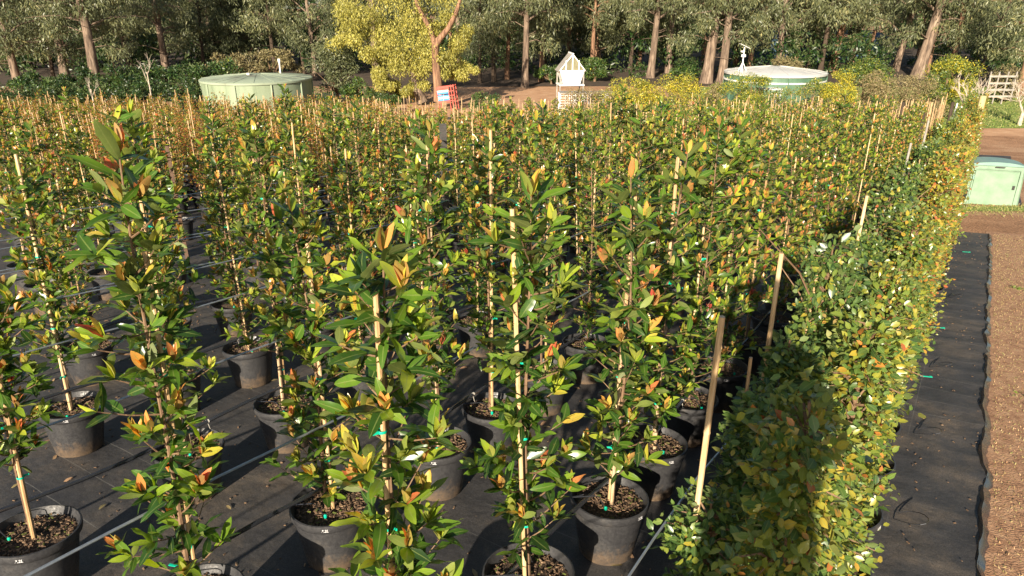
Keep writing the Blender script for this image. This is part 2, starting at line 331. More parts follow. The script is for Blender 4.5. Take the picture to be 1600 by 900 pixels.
def cloud_mesh(name, kind, P, AX, NR, S, T, mat, extra=None):
    """one mesh holding many small leaves; extra = MB with woody bits (second material)"""
    tv, ta, tf = TPL[kind]; P = np.asarray(P, float); S = np.asarray(S, float); T = np.asarray(T, float)
    sd_, ax, nr = frames(np.asarray(AX, float), np.asarray(NR, float)); n = len(P); k = len(tv)
    V = P[:, None, :] + S[:, None, None] * (tv[None, :, 0:1] * sd_[:, None, :] + tv[None, :, 1:2] * ax[:, None, :] + tv[None, :, 2:3] * nr[:, None, :])
    V = V.reshape(-1, 3); tint = np.repeat(T, k); acr = np.tile(ta, n)
    lt = np.array([len(f) for f in tf]); flat = np.array([i for f in tf for i in f])
    loops = (flat[None, :] + (np.arange(n) * k)[:, None]).reshape(-1); totals = np.tile(lt, n); mi = np.zeros(len(totals), int)
    mats = [mat]
    if extra is not None and extra.n:
        b = len(V); V = np.vstack([V, np.array(extra.v)]); tint = np.concatenate([tint, np.zeros(extra.n)]); acr = np.concatenate([acr, np.ones(extra.n)])
        el = np.array([i + b for f in extra.f for i in f]); loops = np.concatenate([loops, el])
        totals = np.concatenate([totals, [len(f) for f in extra.f]]); mi = np.concatenate([mi, np.array(extra.m) + 1]); mats = mats + extra.mats
    me = bpy.data.meshes.new(name)
    me.vertices.add(len(V)); me.vertices.foreach_set('co', V.astype(np.float32).ravel())
    me.loops.add(len(loops)); me.loops.foreach_set('vertex_index', loops.astype(np.int32))
    me.polygons.add(len(totals)); st = np.concatenate([[0], np.cumsum(totals)[:-1]])
    me.polygons.foreach_set('loop_start', st.astype(np.int32)); me.polygons.foreach_set('loop_total', totals.astype(np.int32))
    me.polygons.foreach_set('material_index', mi.astype(np.int32)); me.polygons.foreach_set('use_smooth', np.ones(len(totals), bool))
    a = me.attributes.new('tint', 'FLOAT', 'POINT'); a.data.foreach_set('value', tint.astype(np.float32))
    a = me.attributes.new('across', 'FLOAT', 'POINT'); a.data.foreach_set('value', acr.astype(np.float32))
    for m_ in mats: me.materials.append(m_)
    me.update(); me.validate(); return me
# pools of single leaves shared by all near plants
def leaf_pool(kind, mat, nt_, prefix, shapes=5):
    pool = []
    for i in range(nt_):
        row = []
        for s in range(shapes):
            tv, ta, tf = TPL[kind]; V = tv.copy()
            V[:, 2] += [0, -.16, .16, -.32, .08][s] * V[:, 1] ** 2 + [.02, .03, .015, .045, .05][s] * np.sin(V[:, 1] * 11 + s + ta) * np.abs(ta)
            V[:, 0] *= [1, .85, 1.12, .95, .8][s]; V[:, 0] += [0, .07, -.06, .10, -.12][s] * V[:, 1] ** 2
            me = bpy.data.meshes.new(prefix); me.from_pydata(V.tolist(), [], tf)
            a = me.attributes.new('tint', 'FLOAT', 'POINT'); a.data.foreach_set('value', np.full(len(V), (i + .5) / nt_ * 1.0, np.float32))
            a = me.attributes.new('across', 'FLOAT', 'POINT'); a.data.foreach_set('value', ta.astype(np.float32))
            me.polygons.foreach_set('use_smooth', [True] * len(tf)); me.materials.append(mat); row.append(me)
        pool.append(row)
    return pool
POOL = leaf_pool('hero', M['leaf'], 14, 'single_leaf')
HPOOL = leaf_pool('oval', M['hedge'], 12, 'single_hedge_leaf')
def put_leaves(parent, P, AX, NR, S, T, pool):
    sd_, ax, nr = frames(np.asarray(AX, float), np.asarray(NR, float)); nt_ = len(pool)
    for i in range(len(P)):
        row = pool[min(nt_ - 1, max(0, int(T[i] * nt_)))]; me = row[(i * 7) % len(row)]
        o = bpy.data.objects.new('leaf', me); COL.objects.link(o); o.parent = parent
        m = Matrix(((sd_[i][0], ax[i][0], nr[i][0]), (sd_[i][1], ax[i][1], nr[i][1]), (sd_[i][2], ax[i][2], nr[i][2])))
        o.rotation_mode = 'QUATERNION'; o.rotation_quaternion = m.to_quaternion(); o.location = P[i]; o.scale = (S[i] * (.60 if S[i] > .15 else (.85 + .3 * ((i * 37) % 10) / 10)), S[i], S[i])

# ------------------------------------------------------------ setting
def sheet(name, poly_fn, us, vs, mat, kind='structure'):
    V = []; Fc = []
    for u in us:
        for v in vs: V.append(poly_fn(u, v))
    k = len(vs)
    for i in range(len(us) - 1):
        for j in range(k - 1): Fc.append((i * k + j, (i + 1) * k + j, (i + 1) * k + j + 1, i * k + j + 1))
    me = bpy.data.meshes.new(name); me.from_pydata(V, [], Fc); me.materials.append(mat)
    me.polygons.foreach_set('use_smooth', [True] * len(Fc)); me.update()
    if me.polygons[0].normal.z < 0: me.flip_normals()
    o = link(name, me); 
    if kind: o['kind'] = kind
    return o
ys = sorted(set([-60, -20, -6] + list(np.arange(-5, 40, 1.0)) + [42, 46, 52, 60, 80, 120, 200, 500, 900]))
sheet('ground', lambda u, v: (u, v, g(v)), [-900, -300, -100, -40, -20, -10, 0, 10, 20, 40, 100, 300, 900], ys, M['ground'])
# nursery weed mat, laid in row direction; right edge at c = .5 ends at s = 15.1
def rnd(a, b): return float(rng.uniform(a, b))
def matpt(dz):
    def f(c, s):
        X, Y = W(c, s); return (X, Y, g(Y) + dz)
    return f
ss = list(np.arange(-6, 47.1, .75))
sheet('weed_mat', matpt(.006), [-40, -30, -20, -14, -10, -7, -5, -3, -1.5, -.75, -.31], ss, M['mat'])
def strip(c, s):
    X, Y = W(c, s); return (X, Y, g(Y) + .024 + .004 * math.sin(s * 7 + c * 5) + .007 * (1 - abs(((s + .03 * math.sin(c * 6 + s)) / .305 + .5) % 1 - .5) * 2) ** 2 + (.008 if c > .44 else 0))
edge_w = {}
_er = np.random.default_rng(3); _ev = np.interp(np.arange(0, 20, .02), np.arange(0, 20, .35), _er.normal(0, .010, 58)[:58]) + np.interp(np.arange(0, 20, .02), np.arange(0, 20, .11), _er.normal(0, .008, 182)[:182])
def edgec(s): return .50 + float(_ev[int((min(max(s, -3.9), 15.9) + 4) / .02)])
cs = [-.33, -.15, 0, .15, .3, .42, 9]
sheet('weed_mat_path', lambda c, s: strip(edgec(s) if c == 9 else (c + (edgec(s) - .5) * (1 if c > .4 else 0)), s), cs, list(np.arange(-4, 15.15, .045)), M['mat'])
# wrinkled folded selvedge along the mat edge
mb = MB(); sv = np.arange(-3, 15.1, .06)
rows = []
for i, s in enumerate(sv):
    c0 = edgec(s); hh = .018 + .022 * abs(math.sin(s * 3.1)) + .018 * rnd(0, 1)
    for (dc, dz) in ((-.035, .016), (-.01, hh + .012), (.018 + rnd(0, .012), hh * .6), (.03 + rnd(-.008, .015), .004)):
        X, Y = W(c0 + dc, s); rows.append((X, Y, g(Y) + dz))
n_ = len(sv); mb.add(rows, [(i * 4 + j, i * 4 + j + 1, (i + 1) * 4 + j + 1, (i + 1) * 4 + j) for i in range(n_ - 1) for j in range(3)])
o = mb.obj('mat_edge', M['hose']); o['kind'] = 'structure'
# short second mat beyond the kiosk, dirt track, turf
sheet('weed_mat_beyond', matpt(.014), [-1.0, 0, 1.1], list(np.arange(19.5, 34, 1.0)), M['mat'])
def track(u, v): return (u, v + .0, g(v) + .010)
sheet('dirt_track', lambda u, v: (u, v + (1.2 * math.sin(u * .11) if v > 33 else 0), g(v + (1.2 * math.sin(u * .11) if v > 33 else 0)) + .012), list(np.arange(-45, 60.1, 3)), [33.6, 35, 36.5, 38, 40], M['dirt'])
sheet('dirt_road', lambda u, v: (u, v, g(v) + .016), [-12, -8, -5, -2, 0, 3, 6], [40.5, 43, 46, 50, 56], M['dirt'])
sheet('forest_floor', lambda u, v: (u, v, g(v) + .02), list(np.arange(-120, 121, 20)), [56.5, 62, 70, 90, 130], M['forest_floor'])
sheet('lawn', lambda u, v: (u, v, g(v) + .02), list(np.arange(12, 60.1, 3)), [36.6, 40, 44, 48, 52, 56], M['turf'])
M['verge'] = simple('straw_verge', [(.3, (.20, .10, .055)), (.45, (.35, .19, .105)), (.6, (.46, .27, .155)), (.78, (.42, .31, .17))], 14, .95, .9, bscale=70, detail=9)
sheet('verge', matpt(.007), [.44, .6, 1, 2, 4, 8], list(np.arange(-4, 15.6, .75)), M['verge'])
sheet('turf_verge', lambda u, v: (u, v, g(v) + .008), [9, 12, 16, 20, 26], [14.9, 15.2, 15.5], M['turf'])

# ------------------------------------------------------------ potted tree generator
POT_H = .36
def gen_plant(r, h, nb, width=1.0, leaf=.10, flush=.4, dark=0.0, low=.16, topbig=1.3, redness=0.0, per=1.0, lean=0.0, warm=.0):
    """returns stem points, branch list, leaves (pos, axis, normal, size, tint); origin at pot base"""
    z0 = POT_H - .05; ph = r.uniform(0, 6)
    def cen(z):
        t = (z - z0) / (h - z0); return np.array([.03 * math.sin(t * 5 + ph) * t + .02 + lean * t * t, .03 * math.cos(t * 4 + ph) * t, z])
    stem = [cen(z) for z in np.linspace(z0, h, 12)]
    br = []; P = []; AX = []; NR = []; S = []; T = []
    def leafadd(p, a, s, t, flat=.5):
        a = a / np.linalg.norm(a); nrm = np.array([0, 0, 1.]) + r.normal(0, flat, 3)
        if abs(a[2]) > .85: nrm = np.array([-a[0], -a[1], .3]) + r.normal(0, flat, 3) - np.array([math.cos(ph), math.sin(ph), 0]) * .05
        P.append(p); AX.append(a); NR.append(nrm); S.append(s); T.append(t)
    zs = z0 + low + (h - z0 - low) * (np.arange(nb) + r.uniform(0, 1, nb)) / nb * .93
    ang = r.uniform(0, 6.28)
    for i, z in enumerate(zs):
        t = (z - z0) / (h - z0); ang += 2.4 + r.normal(0, .35)
        L = (r.uniform(.08, .24) * (1.10 - .55 * t) + .02) * width
        if r.random() < .12: L *= 1.4
        el = r.uniform(.2, .9); c0 = cen(z)
        d = np.array([math.cos(ang) * math.cos(el), math.sin(ang) * math.cos(el), math.sin(el)])
        e = c0 + d * L; mid = c0 + d * L * .5 + np.array([0, 0, -.01])
        br.append((c0, mid, e))
        k = max(2, int(L / .035 * per)); a0 = r.uniform(0, 6)
        for j in range(k):
            q = (j + .6) / k; p = c0 + d * L * q; sa = a0 + j * 2.5
            side = norm(np.array([math.cos(sa), math.sin(sa), r.uniform(-.5, .4)])); 
            a = d * .65 + side * .72 + np.array([0, 0, .22 - .75 * (r.random() < .3)])
            leafadd(p, a, leaf * r.uniform(.5, 1.12), np.clip(r.normal(.27, .11) - dark, .0, .56))
        m = r.integers(3, 6)
        for j in range(m):                                   # open rosette at the tip
            sa = a0 + j * 6.28 / m; side = np.array([math.cos(sa), math.sin(sa), .25]); a = d * .7 + side * .75
            leafadd(e, a, leaf * r.uniform(.6, 1.05), np.clip(r.normal(.38, .13) - dark, .02, .66))
        if r.random() < flush + .12:                                # upright new growth
            b = np.clip(r.normal(.68 + redness * .14, .10), .5, 1); up = d * .5 + np.array([0, 0, 1.])
            for j in range(r.integers(4, 8)):
                sa = r.uniform(0, 6.28); a = up + .30 * np.array([math.cos(sa), math.sin(sa), 0])
                leafadd(e + np.array([0, 0, .005]), a, leaf * r.uniform(.5, .9), np.clip(b + r.normal(0, .08), .45, 1), .9)
    # leader
    top = stem[-1]
    for j in range(9):
        sa = j * 2.4; q = j / 9; p = cen(h - .22 * (1 - q)); a = np.array([math.cos(sa), math.sin(sa), .1 + q * 1.3])
        leafadd(p, a, leaf * topbig * r.uniform(.8, 1.15), np.clip(r.normal(.33, .08) - dark * .5, .1, .50), .3)
    for j in range(4):
        sa = r.uniform(0, 6.28); leafadd(top, np.array([.3 * math.cos(sa), .3 * math.sin(sa), 1]), leaf * .6 * topbig, r.uniform(.5, .85), .9)
    # small in-stem leaves that clothe the canes
    for j in range(int(nb * 1.5)):
        z = r.uniform(z0 + low, h); sa = r.uniform(0, 6.28); leafadd(cen(z), np.array([math.cos(sa), math.sin(sa), r.uniform(-.4, .7)]), leaf * r.uniform(.6, 1), np.clip(r.normal(.22, .1), 0, .5))
    T = np.array(T); wm = r.random(len(T)) < warm; T[wm] = np.clip(r.normal(.72 + redness * .12, .12, wm.sum()), .5, 1)
    return stem, br, np.array(P), np.array(AX), np.array(NR), np.array(S), T
def wood(stem, br, r0=.009, sides=6):
    m = MB(); k = len(stem); m.tube(stem, [r0 * (1.15 - .85 * i / (k - 1)) for i in range(k)], sides)
    for (a, b, c) in br: m.tube([a, b, c], [r0 * .38, r0 * .3, r0 * .18], 4, cap=False)
    return m
def pot_mesh(n=32):
    m = MB(); m.lathe([(.02, 0), (.150, 0), (.157, .008), (.178, .13), (.198, .27), (.204, .305), (.212, .308), (.222, .322), (.2255, .345), (.224, .362), (.2155, .364),
                       (.212, .350), (.200, .325), (.196, .30), (.02, .298)], n); return m.mesh('pot', M['pot'])
def potmat():
    m = M['pot']; n = m.node_tree; L = n.links.new; b = [x for x in n.nodes if x.type == 'BSDF_PRINCIPLED'][0]; src = b.inputs['Base Color'].links[0].from_socket
    tc = N(n, 'ShaderNodeTexCoord'); sx = N(n, 'ShaderNodeSeparateXYZ'); L(tc.outputs['Object'], sx.inputs[0]); oi = N(n, 'ShaderNodeObjectInfo')
    va = N(n, 'ShaderNodeVectorMath', operation='ADD'); L(tc.outputs['Object'], va.inputs[0]); L(oi.outputs['Location'], va.inputs[1])
    no = N(n, 'ShaderNodeTexNoise'); no.inputs['Scale'].default_value = 14; no.inputs['Detail'].default_value = 8; no.inputs['Roughness'].default_value = .75; L(va.outputs[0], no.inputs['Vector'])
    a = N(n, 'ShaderNodeMath', operation='MULTIPLY_ADD'); L(sx.outputs['Z'], a.inputs[0]); a.inputs[1].default_value = -2.2; L(no.outputs[0], a.inputs[2])
    mr = N(n, 'ShaderNodeMapRange'); mr.inputs['From Min'].default_value = .22; mr.inputs['From Max'].default_value = .55; mr.inputs['To Max'].default_value = .75; L(a.outputs[0], mr.inputs[0])
    x = N(n, 'ShaderNodeMix', data_type='RGBA'); L(mr.outputs[0], x.inputs[0]); L(src, x.inputs[6]); x.inputs[7].default_value = (.17, .115, .07, 1); L(x.outputs[2], b.inputs['Base Color'])
    n3 = N(n, 'ShaderNodeTexNoise'); n3.inputs['Scale'].default_value = 60; n3.inputs['Detail'].default_value = 4; L(va.outputs[0], n3.inputs['Vector'])
    m3 = N(n, 'ShaderNodeMapRange'); m3.inputs['From Min'].default_value = .35; m3.inputs['From Max'].default_value = .7; m3.inputs['To Min'].default_value = .36; m3.inputs['To Max'].default_value = .7; L(n3.outputs[0], m3.inputs[0]); L(m3.outputs[0], b.inputs['Roughness'])
potmat()
POT = pot_mesh(); POT_L = pot_mesh(14)
def pot_far_mesh():
    m = MB(); m.lathe([(.01, 0), (.155, 0), (.20, .30), (.22, .33), (.22, .36), (.205, .36), (.195, .31), (.01, .305)], 10); return m.mesh('pot', M['pot'])
POT_F = pot_far_mesh()
def soil_mesh(seed, n=22):
    r = np.random.default_rng(seed); m = MB(); rings = [0, .05, .10, .15, .198]
    vs = [(0, 0, .325)]; fs = []
    for i, rr in enumerate(rings[1:]):
        for j in range(n):
            a = 6.283 * j / n; vs.append((rr * math.cos(a), rr * math.sin(a), .318 + r.uniform(-.007, .009) - (.006 if i == 3 else 0)))
    for j in range(n): fs.append((0, 1 + j, 1 + (j + 1) % n))
    for i in range(3):
        for j in range(n): fs.append((1 + i * n + j, 1 + (i + 1) * n + j, 1 + (i + 1) * n + (j + 1) % n, 1 + i * n + (j + 1) % n))
    m.add(vs, fs); return m.mesh('soil', M['soil'])
SOIL = [soil_mesh(i) for i in range(3)]
def chips_mesh(seed):
    r = np.random.default_rng(seed); m = MB()
    for i in range(330):
        a = r.uniform(0, 6.28); rr = .19 * math.sqrt(r.uniform(0, 1)); q = Quaternion((0, 0, 1), r.uniform(0, 6.28)) @ Quaternion((1, 0, 0), r.normal(0, .4))
        s = r.uniform(.4, 1.2)
        m.box((rr * math.cos(a), rr * math.sin(a), .326 + r.uniform(0, .006)), (.020 * s, .007 * s, .004), int(r.random() < .14), q.to_matrix())
    return m.mesh('bark_chips', [M['chip'], M['moss']], False)
CHIPS = [chips_mesh(i) for i in range(3)]
def stake_mesh(h, rad=.0085, seg=6):
    m = MB(); pts = []; rd = []; z = .30; pts.append((0, 0, z)); rd.append(rad)
    zz = .30 + random.uniform(.1, .25)
    while zz < h - .03:
        pts += [(0, 0, zz - .008), (0, 0, zz), (0, 0, zz + .008)]; rd += [rad, rad * 1.17, rad]; zz += random.uniform(.22, .3)
    pts.append((0, 0, h)); rd.append(rad * .95); m.tube(pts, rd, seg + 2); return m.mesh('bamboo_stake', M['bamboo'])
def tie_mesh():
    m = MB(); m.lathe([(.0145, -.006), (.016, 0), (.0145, .006)], 10, 0); m.box((.022, .006, .002), (.022, .003, .011), 0); return m.mesh('green_tie', M['tie'])
TIE = tie_mesh()
def num_mesh(txt):
    cu = bpy.data.curves.new('rim_number', 'FONT'); cu.body = txt; cu.size = .022; cu.extrude = .0004; cu.align_x = 'CENTER'; cu.align_y = 'CENTER'; cu.shear = .25; cu.offset = .0007
    o = bpy.data.objects.new('tmp', cu); COL.objects.link(o); dg = bpy.context.evaluated_depsgraph_get()
    me = bpy.data.meshes.new_from_object(o.evaluated_get(dg)); COL.objects.unlink(o); bpy.data.objects.remove(o); me.name = 'rim_number'
    me.materials.clear(); me.materials.append(M['mark']); return me
NUM = {t: num_mesh(t) for t in ('3.2L', '1.25')}
TILT = -math.atan(SL)
def root_at(name, c, s, spin, tilt=(0, 0)):
    X, Y = W(c, s); o = empty(name, (X, Y, g(Y) + .008))
    q = Quaternion((1, 0, 0), TILT * .6 + tilt[0]) @ Quaternion((0, 1, 0), tilt[1]) @ Quaternion((0, 0, 1), spin)
    o.rotation_mode = 'QUATERNION'; o.rotation_quaternion = q; return o
def number_on(root, txt, world_ang, spin):
    a = world_ang - spin; o = link('rim_number', NUM[txt], root, (.2262 * math.cos(a), .2262 * math.sin(a), .338)); o.rotation_euler = (R(86), 0, a + R(90))

ORD = ['first', 'second', 'third', 'fourth', 'fifth', 'sixth', 'seventh', 'eighth', 'ninth', 'tenth', 'eleventh', 'twelfth', 'thirteenth', 'fourteenth', 'fifteenth', 'sixteenth', 'seventeenth', 'eighteenth', 'nineteenth', 'twentieth']
def ordn(i): return ORD[i] if i < 20 else str(i + 1) + 'th'
GRP = 'staked trees in black pots'
# near plants found in the photo: (c, s, top height, stake height, number of leaves target, seed, label, options)
HERO = [
 (-1.49, 1.44, 2.10, 1.98, 52, 11, 'nearest staked tree in the centre, big yellow-green leaves round its bare stake top', dict(leaf=.135, topbig=1.3, flush=.6)),
 (-1.38, 2.24, 2.20, 2.15, 61, 12, 'potted tree at bottom centre with glossy upright top leaf, left of the big lit pot', dict(leaf=.122, topbig=1.7, flush=.5)),
 (-1.35, 3.04, 2.20, 2.12, 61, 13, 'tree in the large lit black pot at lower right of centre, with two pale canes', dict(leaf=.12, flush=.55)),
 (-1.39, 3.79, 2.26, 2.25, 61, 14, 'staked tree just behind the large lit pot, forked canes and orange top tufts', dict(leaf=.112, flush=.6)),
 (-2.58, 1.24, 2.38, 2.00, 63, 15, 'tallest front left tree with a huge lance-shaped top leaf above its tilted bamboo stake', dict(leaf=.122, topbig=1.6, flush=.5)),
 (-2.64, 2.12, 2.05, 1.9, 61, 16, 'tree in the black pot left of the central stake, bushy with copper tips low down', dict(leaf=.112, flush=.8, low=.1)),
 (-2.58, 3.00, 2.38, 2.35, 58, 17, 'tree in the mossy topped pot at centre with a tall pale cane pair', dict(leaf=.108, flush=.7, low=.35)),
 (-2.59, 3.64, 2.30, 2.36, 56, 18, 'tree in the pot right behind the mossy pot, bare double cane below its leaves', dict(leaf=.10, low=.4, flush=.7)),
 (-3.76, 1.06, 1.65, 1.9, 51, 19, 'bottom left corner tree, leaning bare cane in a pot of brown bark mulch', dict(leaf=.108, low=.42, flush=.7)),
 (-3.92, 2.06, 2.48, 2.2, 58, 20, 'tree in the pot half hidden behind the front left tree', dict(leaf=.108, low=.3, flush=.7)),
 (-3.93, 2.85, 2.35, 2.4, 56, 21, 'tree in the lit pot left of centre, drooping leaves over bare canes', dict(leaf=.10, low=.42, flush=.7)),
 (-5.20, 1.94, 2.07, 2.2, 58, 22, 'left edge tree in the pot with white number, pale cane with green ties', dict(leaf=.10, low=.35, flush=.75)),
]
def build_hero(c, s, h, hs, nb, seed, label, opt):
    r = np.random.default_rng(seed); spin = r.uniform(0, 6.28)
    opt = dict(opt); opt.setdefault('flush', .4)
    stem, br, P, AX, NR, S, T = gen_plant(r, h, nb, **opt)
    idx = np.argsort(-S)[:296]; o_ = np.argsort(-S)[296:]; fol = cloud_mesh('foliage', 'mid', P[o_], AX[o_], NR[o_], S[o_], T[o_], M['leaf']); P, AX, NR, S, T = P[idx], AX[idx], NR[idx], S[idx], T[idx]
    root = root_at('potted_tree', c, s, spin, (r.normal(0, .012), r.normal(0, .012)))
    tag(root, label, 'potted tree', GRP)
    p = link('pot', POT, root); so = link('soil', SOIL[seed % 3], p); ch = link('bark_chips', CHIPS[seed % 3], so, rot=(0, 0, seed)); ch['kind'] = 'stuff'
    wood(stem, br, .011).obj('stem', M['stem'], root)
    st = link('bamboo_stake', stake_mesh(hs, .0105), root, (-.012, .012, 0)); st.rotation_euler = (r.normal(0, .008), r.normal(0, .008), 0)
    if opt.get('low', 0) > .2 or seed in (13, 14):
        m = MB(); m.tube([(.028, -.01, .30), (.02, -.006, .8), (.006, 0, 1.25)], [.010, .009, .006], 8); m.obj('pale_trunk', M['pale_stem'], root)
    for z in np.arange(.66, hs - .3, r.uniform(.36, .46)):
        t = link('green_tie', TIE, root, (-.008, .010, z + r.normal(0, .04))); t.rotation_euler = (0, 0, r.uniform(0, 6.28)); t.scale = (1.15, 1.15, .95)
    put_leaves(root, P, AX, NR, S, T, POOL); f_ = link('foliage', fol, root); f_['kind'] = 'stuff'
    number_on(root, '3.2L', R(-90) + r.normal(.35, .25), spin)
    return root
for a in HERO: build_hero(*a)

# mid distance variants with all leaves joined
def variant(seed, kind, mat, h, nb, stem_r=.009, **opt):
    r = np.random.default_rng(seed); stem, br, P, AX, NR, S, T = gen_plant(r, h, nb, **opt)
    return cloud_mesh('foliage', kind, P, AX, NR, S, T, mat), wood(stem, br, stem_r, 5).mesh('stem', M['stem'])
MID = [variant(100 + i, 'mid', M['leaf'], 2.2 + .06 * (i % 5), 86 + 3 * (i % 3), width=1.0, leaf=.082 + .006 * (i % 3), flush=.85, redness=[0, .4, -.2, .1, 0, .6, 0, -.4][i], low=[.15, .3, .1, .35][i % 4]) for i in range(8)]
STK = [stake_mesh(2.0 + .09 * i, .0082) for i in range(5)]
used = {(round(a[0], 1), round(a[1], 1)) for a in HERO}
GAP = lambda X, Y: (False)
rowc = [-1.40 - 1.255 * k for k in range(13)]
phase = {0: 1.44 + .785 * 4 - .02, 1: 4.44, 2: 3.66, 3: 2.68, 4: 2.65, 5: 3.1, 6: 3.4, 7: 3.0, 8: 3.6}
count = 0
YA = 12.5
for k, c in enumerate(rowc):
    s = phase.get(k, 3.2 + .3 * (k % 3)); i = 0
    while True:
        cc = c + rnd(-.05, .05); s2 = s + rnd(-.05, .05); X, Y = W(cc, s2); s += .785; i += 1
        if Y > YA + 1.0 * math.sin(X * .9): break
        px, py = proj(X, Y, g(Y) + 1.9)
        if px < -70 or px > 1680: continue
        pb = proj(X, Y, g(Y))[0]
        if 262 < px < 298 and Y > 5.5: continue
        if 672 < px < 716 and 6.5 < Y < 10: continue
        v = int(rng.integers(0, 8)); spin = rnd(0, 6.28)
        root = root_at('potted_tree', cc, s2, spin, (rnd(-.035, .035), rnd(-.035, .035)))
        tag(root, 'staked tree in black pot, %s from the camera, %s row left of hedge' % (ordn(i + 3), ordn(k)), 'potted tree', GRP)
        p = link('pot', POT if Y < 7.5 else POT_L, root); so = link('soil', SOIL[count % 3], p)
        if Y < 7: ch = link('bark_chips', CHIPS[count % 3], so, rot=(0, 0, spin)); ch['kind'] = 'stuff'
        sc_ = rnd(.86, 1.07)
        f = link('foliage', MID[v][0], root); f['kind'] = 'stuff'; f.scale = (1, 1, sc_)
        st = link('stem', MID[v][1], root); st.scale = (1, 1, sc_)
        b = link('bamboo_stake', STK[int(rng.integers(0, 5))], root, (-.012, .012, 0)); b.rotation_euler = (rnd(-.015, .015), rnd(-.015, .015), 0); b.scale = (1, 1, rnd(.85, 1.03))
        if Y < 9:
            for z in (.85, 1.5):
                t = link('green_tie', TIE, root, (-.008, .010, z + rnd(-.1, .1))); t.rotation_euler = (0, 0, rnd(0, 6.28))
        if Y < 7 and count % 2: number_on(root, '3.2L', R(-90) + rnd(-.2, .9), spin)
        count += 1
print('block A', count)

# ------------------------------------------------------------ far blocks: closer set, smaller leaves
def farvar(seed, h, nb, **opt):
    r = np.random.default_rng(seed); stem, br, P, AX, NR, S, T = gen_plant(r, h, nb, **opt)
    w_ = MB(); k = len(stem); w_.tube([stem[i] for i in (0, 3, 6, 9, 11)], [.009, .008, .007, .005, .003], 4); w_.mats = [M['stem']]
    return cloud_mesh('foliage', 'far', P, AX, NR, S, T, M['leaf'], w_)
FARG = [farvar(200 + i, 1.85 + .07 * i, 70, leaf=.080, flush=.95, warm=.03, dark=.0, low=.12, topbig=1.1, redness=[0, .3, -.3, .1][i]) for i in range(4)]
FARR = [farvar(220 + i, 1.75 + .08 * i, 76, leaf=.064, flush=1, warm=.52, dark=-.10, low=.12, topbig=.9, width=.95, redness=[.6, 1.0, .4, .8][i]) for i in range(4)]
FARS = [farvar(240 + i, .95 + .12 * i, 30, leaf=.08, flush=.9, warm=.3, dark=-.14, low=.12, topbig=.9, width=.8, redness=[.2, -.3, .5, .1][i]) for i in range(4)]
STF = []
for hh in (1.75, 1.95, 2.1):
    m = MB(); m.tube([(0, 0, .3), (0, 0, hh)], [.011, .010], 5); STF.append(m.mesh('bamboo_stake', M['bamboo']))
pts = []
s_rows = np.arange(-1.6, -46, -.88)
for c in s_rows:
    for s in np.arange(6, 46, .56):
        cc = c + rnd(-.06, .06); s2 = s + rnd(-.08, .08); X, Y = W(cc, s2)
        if Y < YA + .9 + 1.0 * math.sin(X * .9) or Y > 30.8: continue
        px, py = proj(X, Y, g(Y) + 1.7)
        if px < -60 or px > 1660: continue
        if 268 < px < 290 and Y < 15: continue
        pts.append((X, Y, cc, s2, px))
pts.sort(key=lambda t: t[1])
def species(X, Y, px):
    if Y > 23.5 + 1.5 * math.sin(X * .4): return 'S' if px > 600 else 'R'
    if px < 560 - 10 * (Y - 12): return 'R'
    if 560 < px < 760 and Y > 17: return 'R'
    return 'G'
n_ind = 300 - count - len(HERO)
PF = {'R': FARR, 'G': FARG, 'S': FARS}
LBL = {'R': 'distant potted sapling flushed copper red, one of the dense block beyond the near rows',
       'G': 'distant potted sapling with yellow-green tips, one of the dense block beyond the near rows',
       'S': 'far low sapling under a tall pale bamboo stake at the back of the field'}
GR = {'R': 'copper tipped saplings in the far block', 'G': 'green tipped saplings in the far block', 'S': 'staked saplings at the back of the field'}
rest = []
for i, (X, Y, c, s, px) in enumerate(pts):
    sp = species(X, Y, px)
    if i < n_ind:
        root = empty('potted_tree', (X, Y, g(Y) + .008), rnd(0, 6.28)); tag(root, LBL[sp], 'potted tree', GR[sp])
        link('pot', POT_F, root); f = link('foliage', PF[sp][int(rng.integers(0, 4))], root); f['kind'] = 'stuff'; q = rnd(.9, 1.08) * (1 + .006 * (Y - 12)); f.scale = (1, 1, q)
        b = link('bamboo_stake', STF[int(rng.integers(0, 3))], root, (.01, 0, 0)); b.rotation_euler = (rnd(-.03, .03), rnd(-.03, .03), 0)
    else: rest.append((X, Y, sp))
print('far individuals', n_ind, 'rest', len(rest))

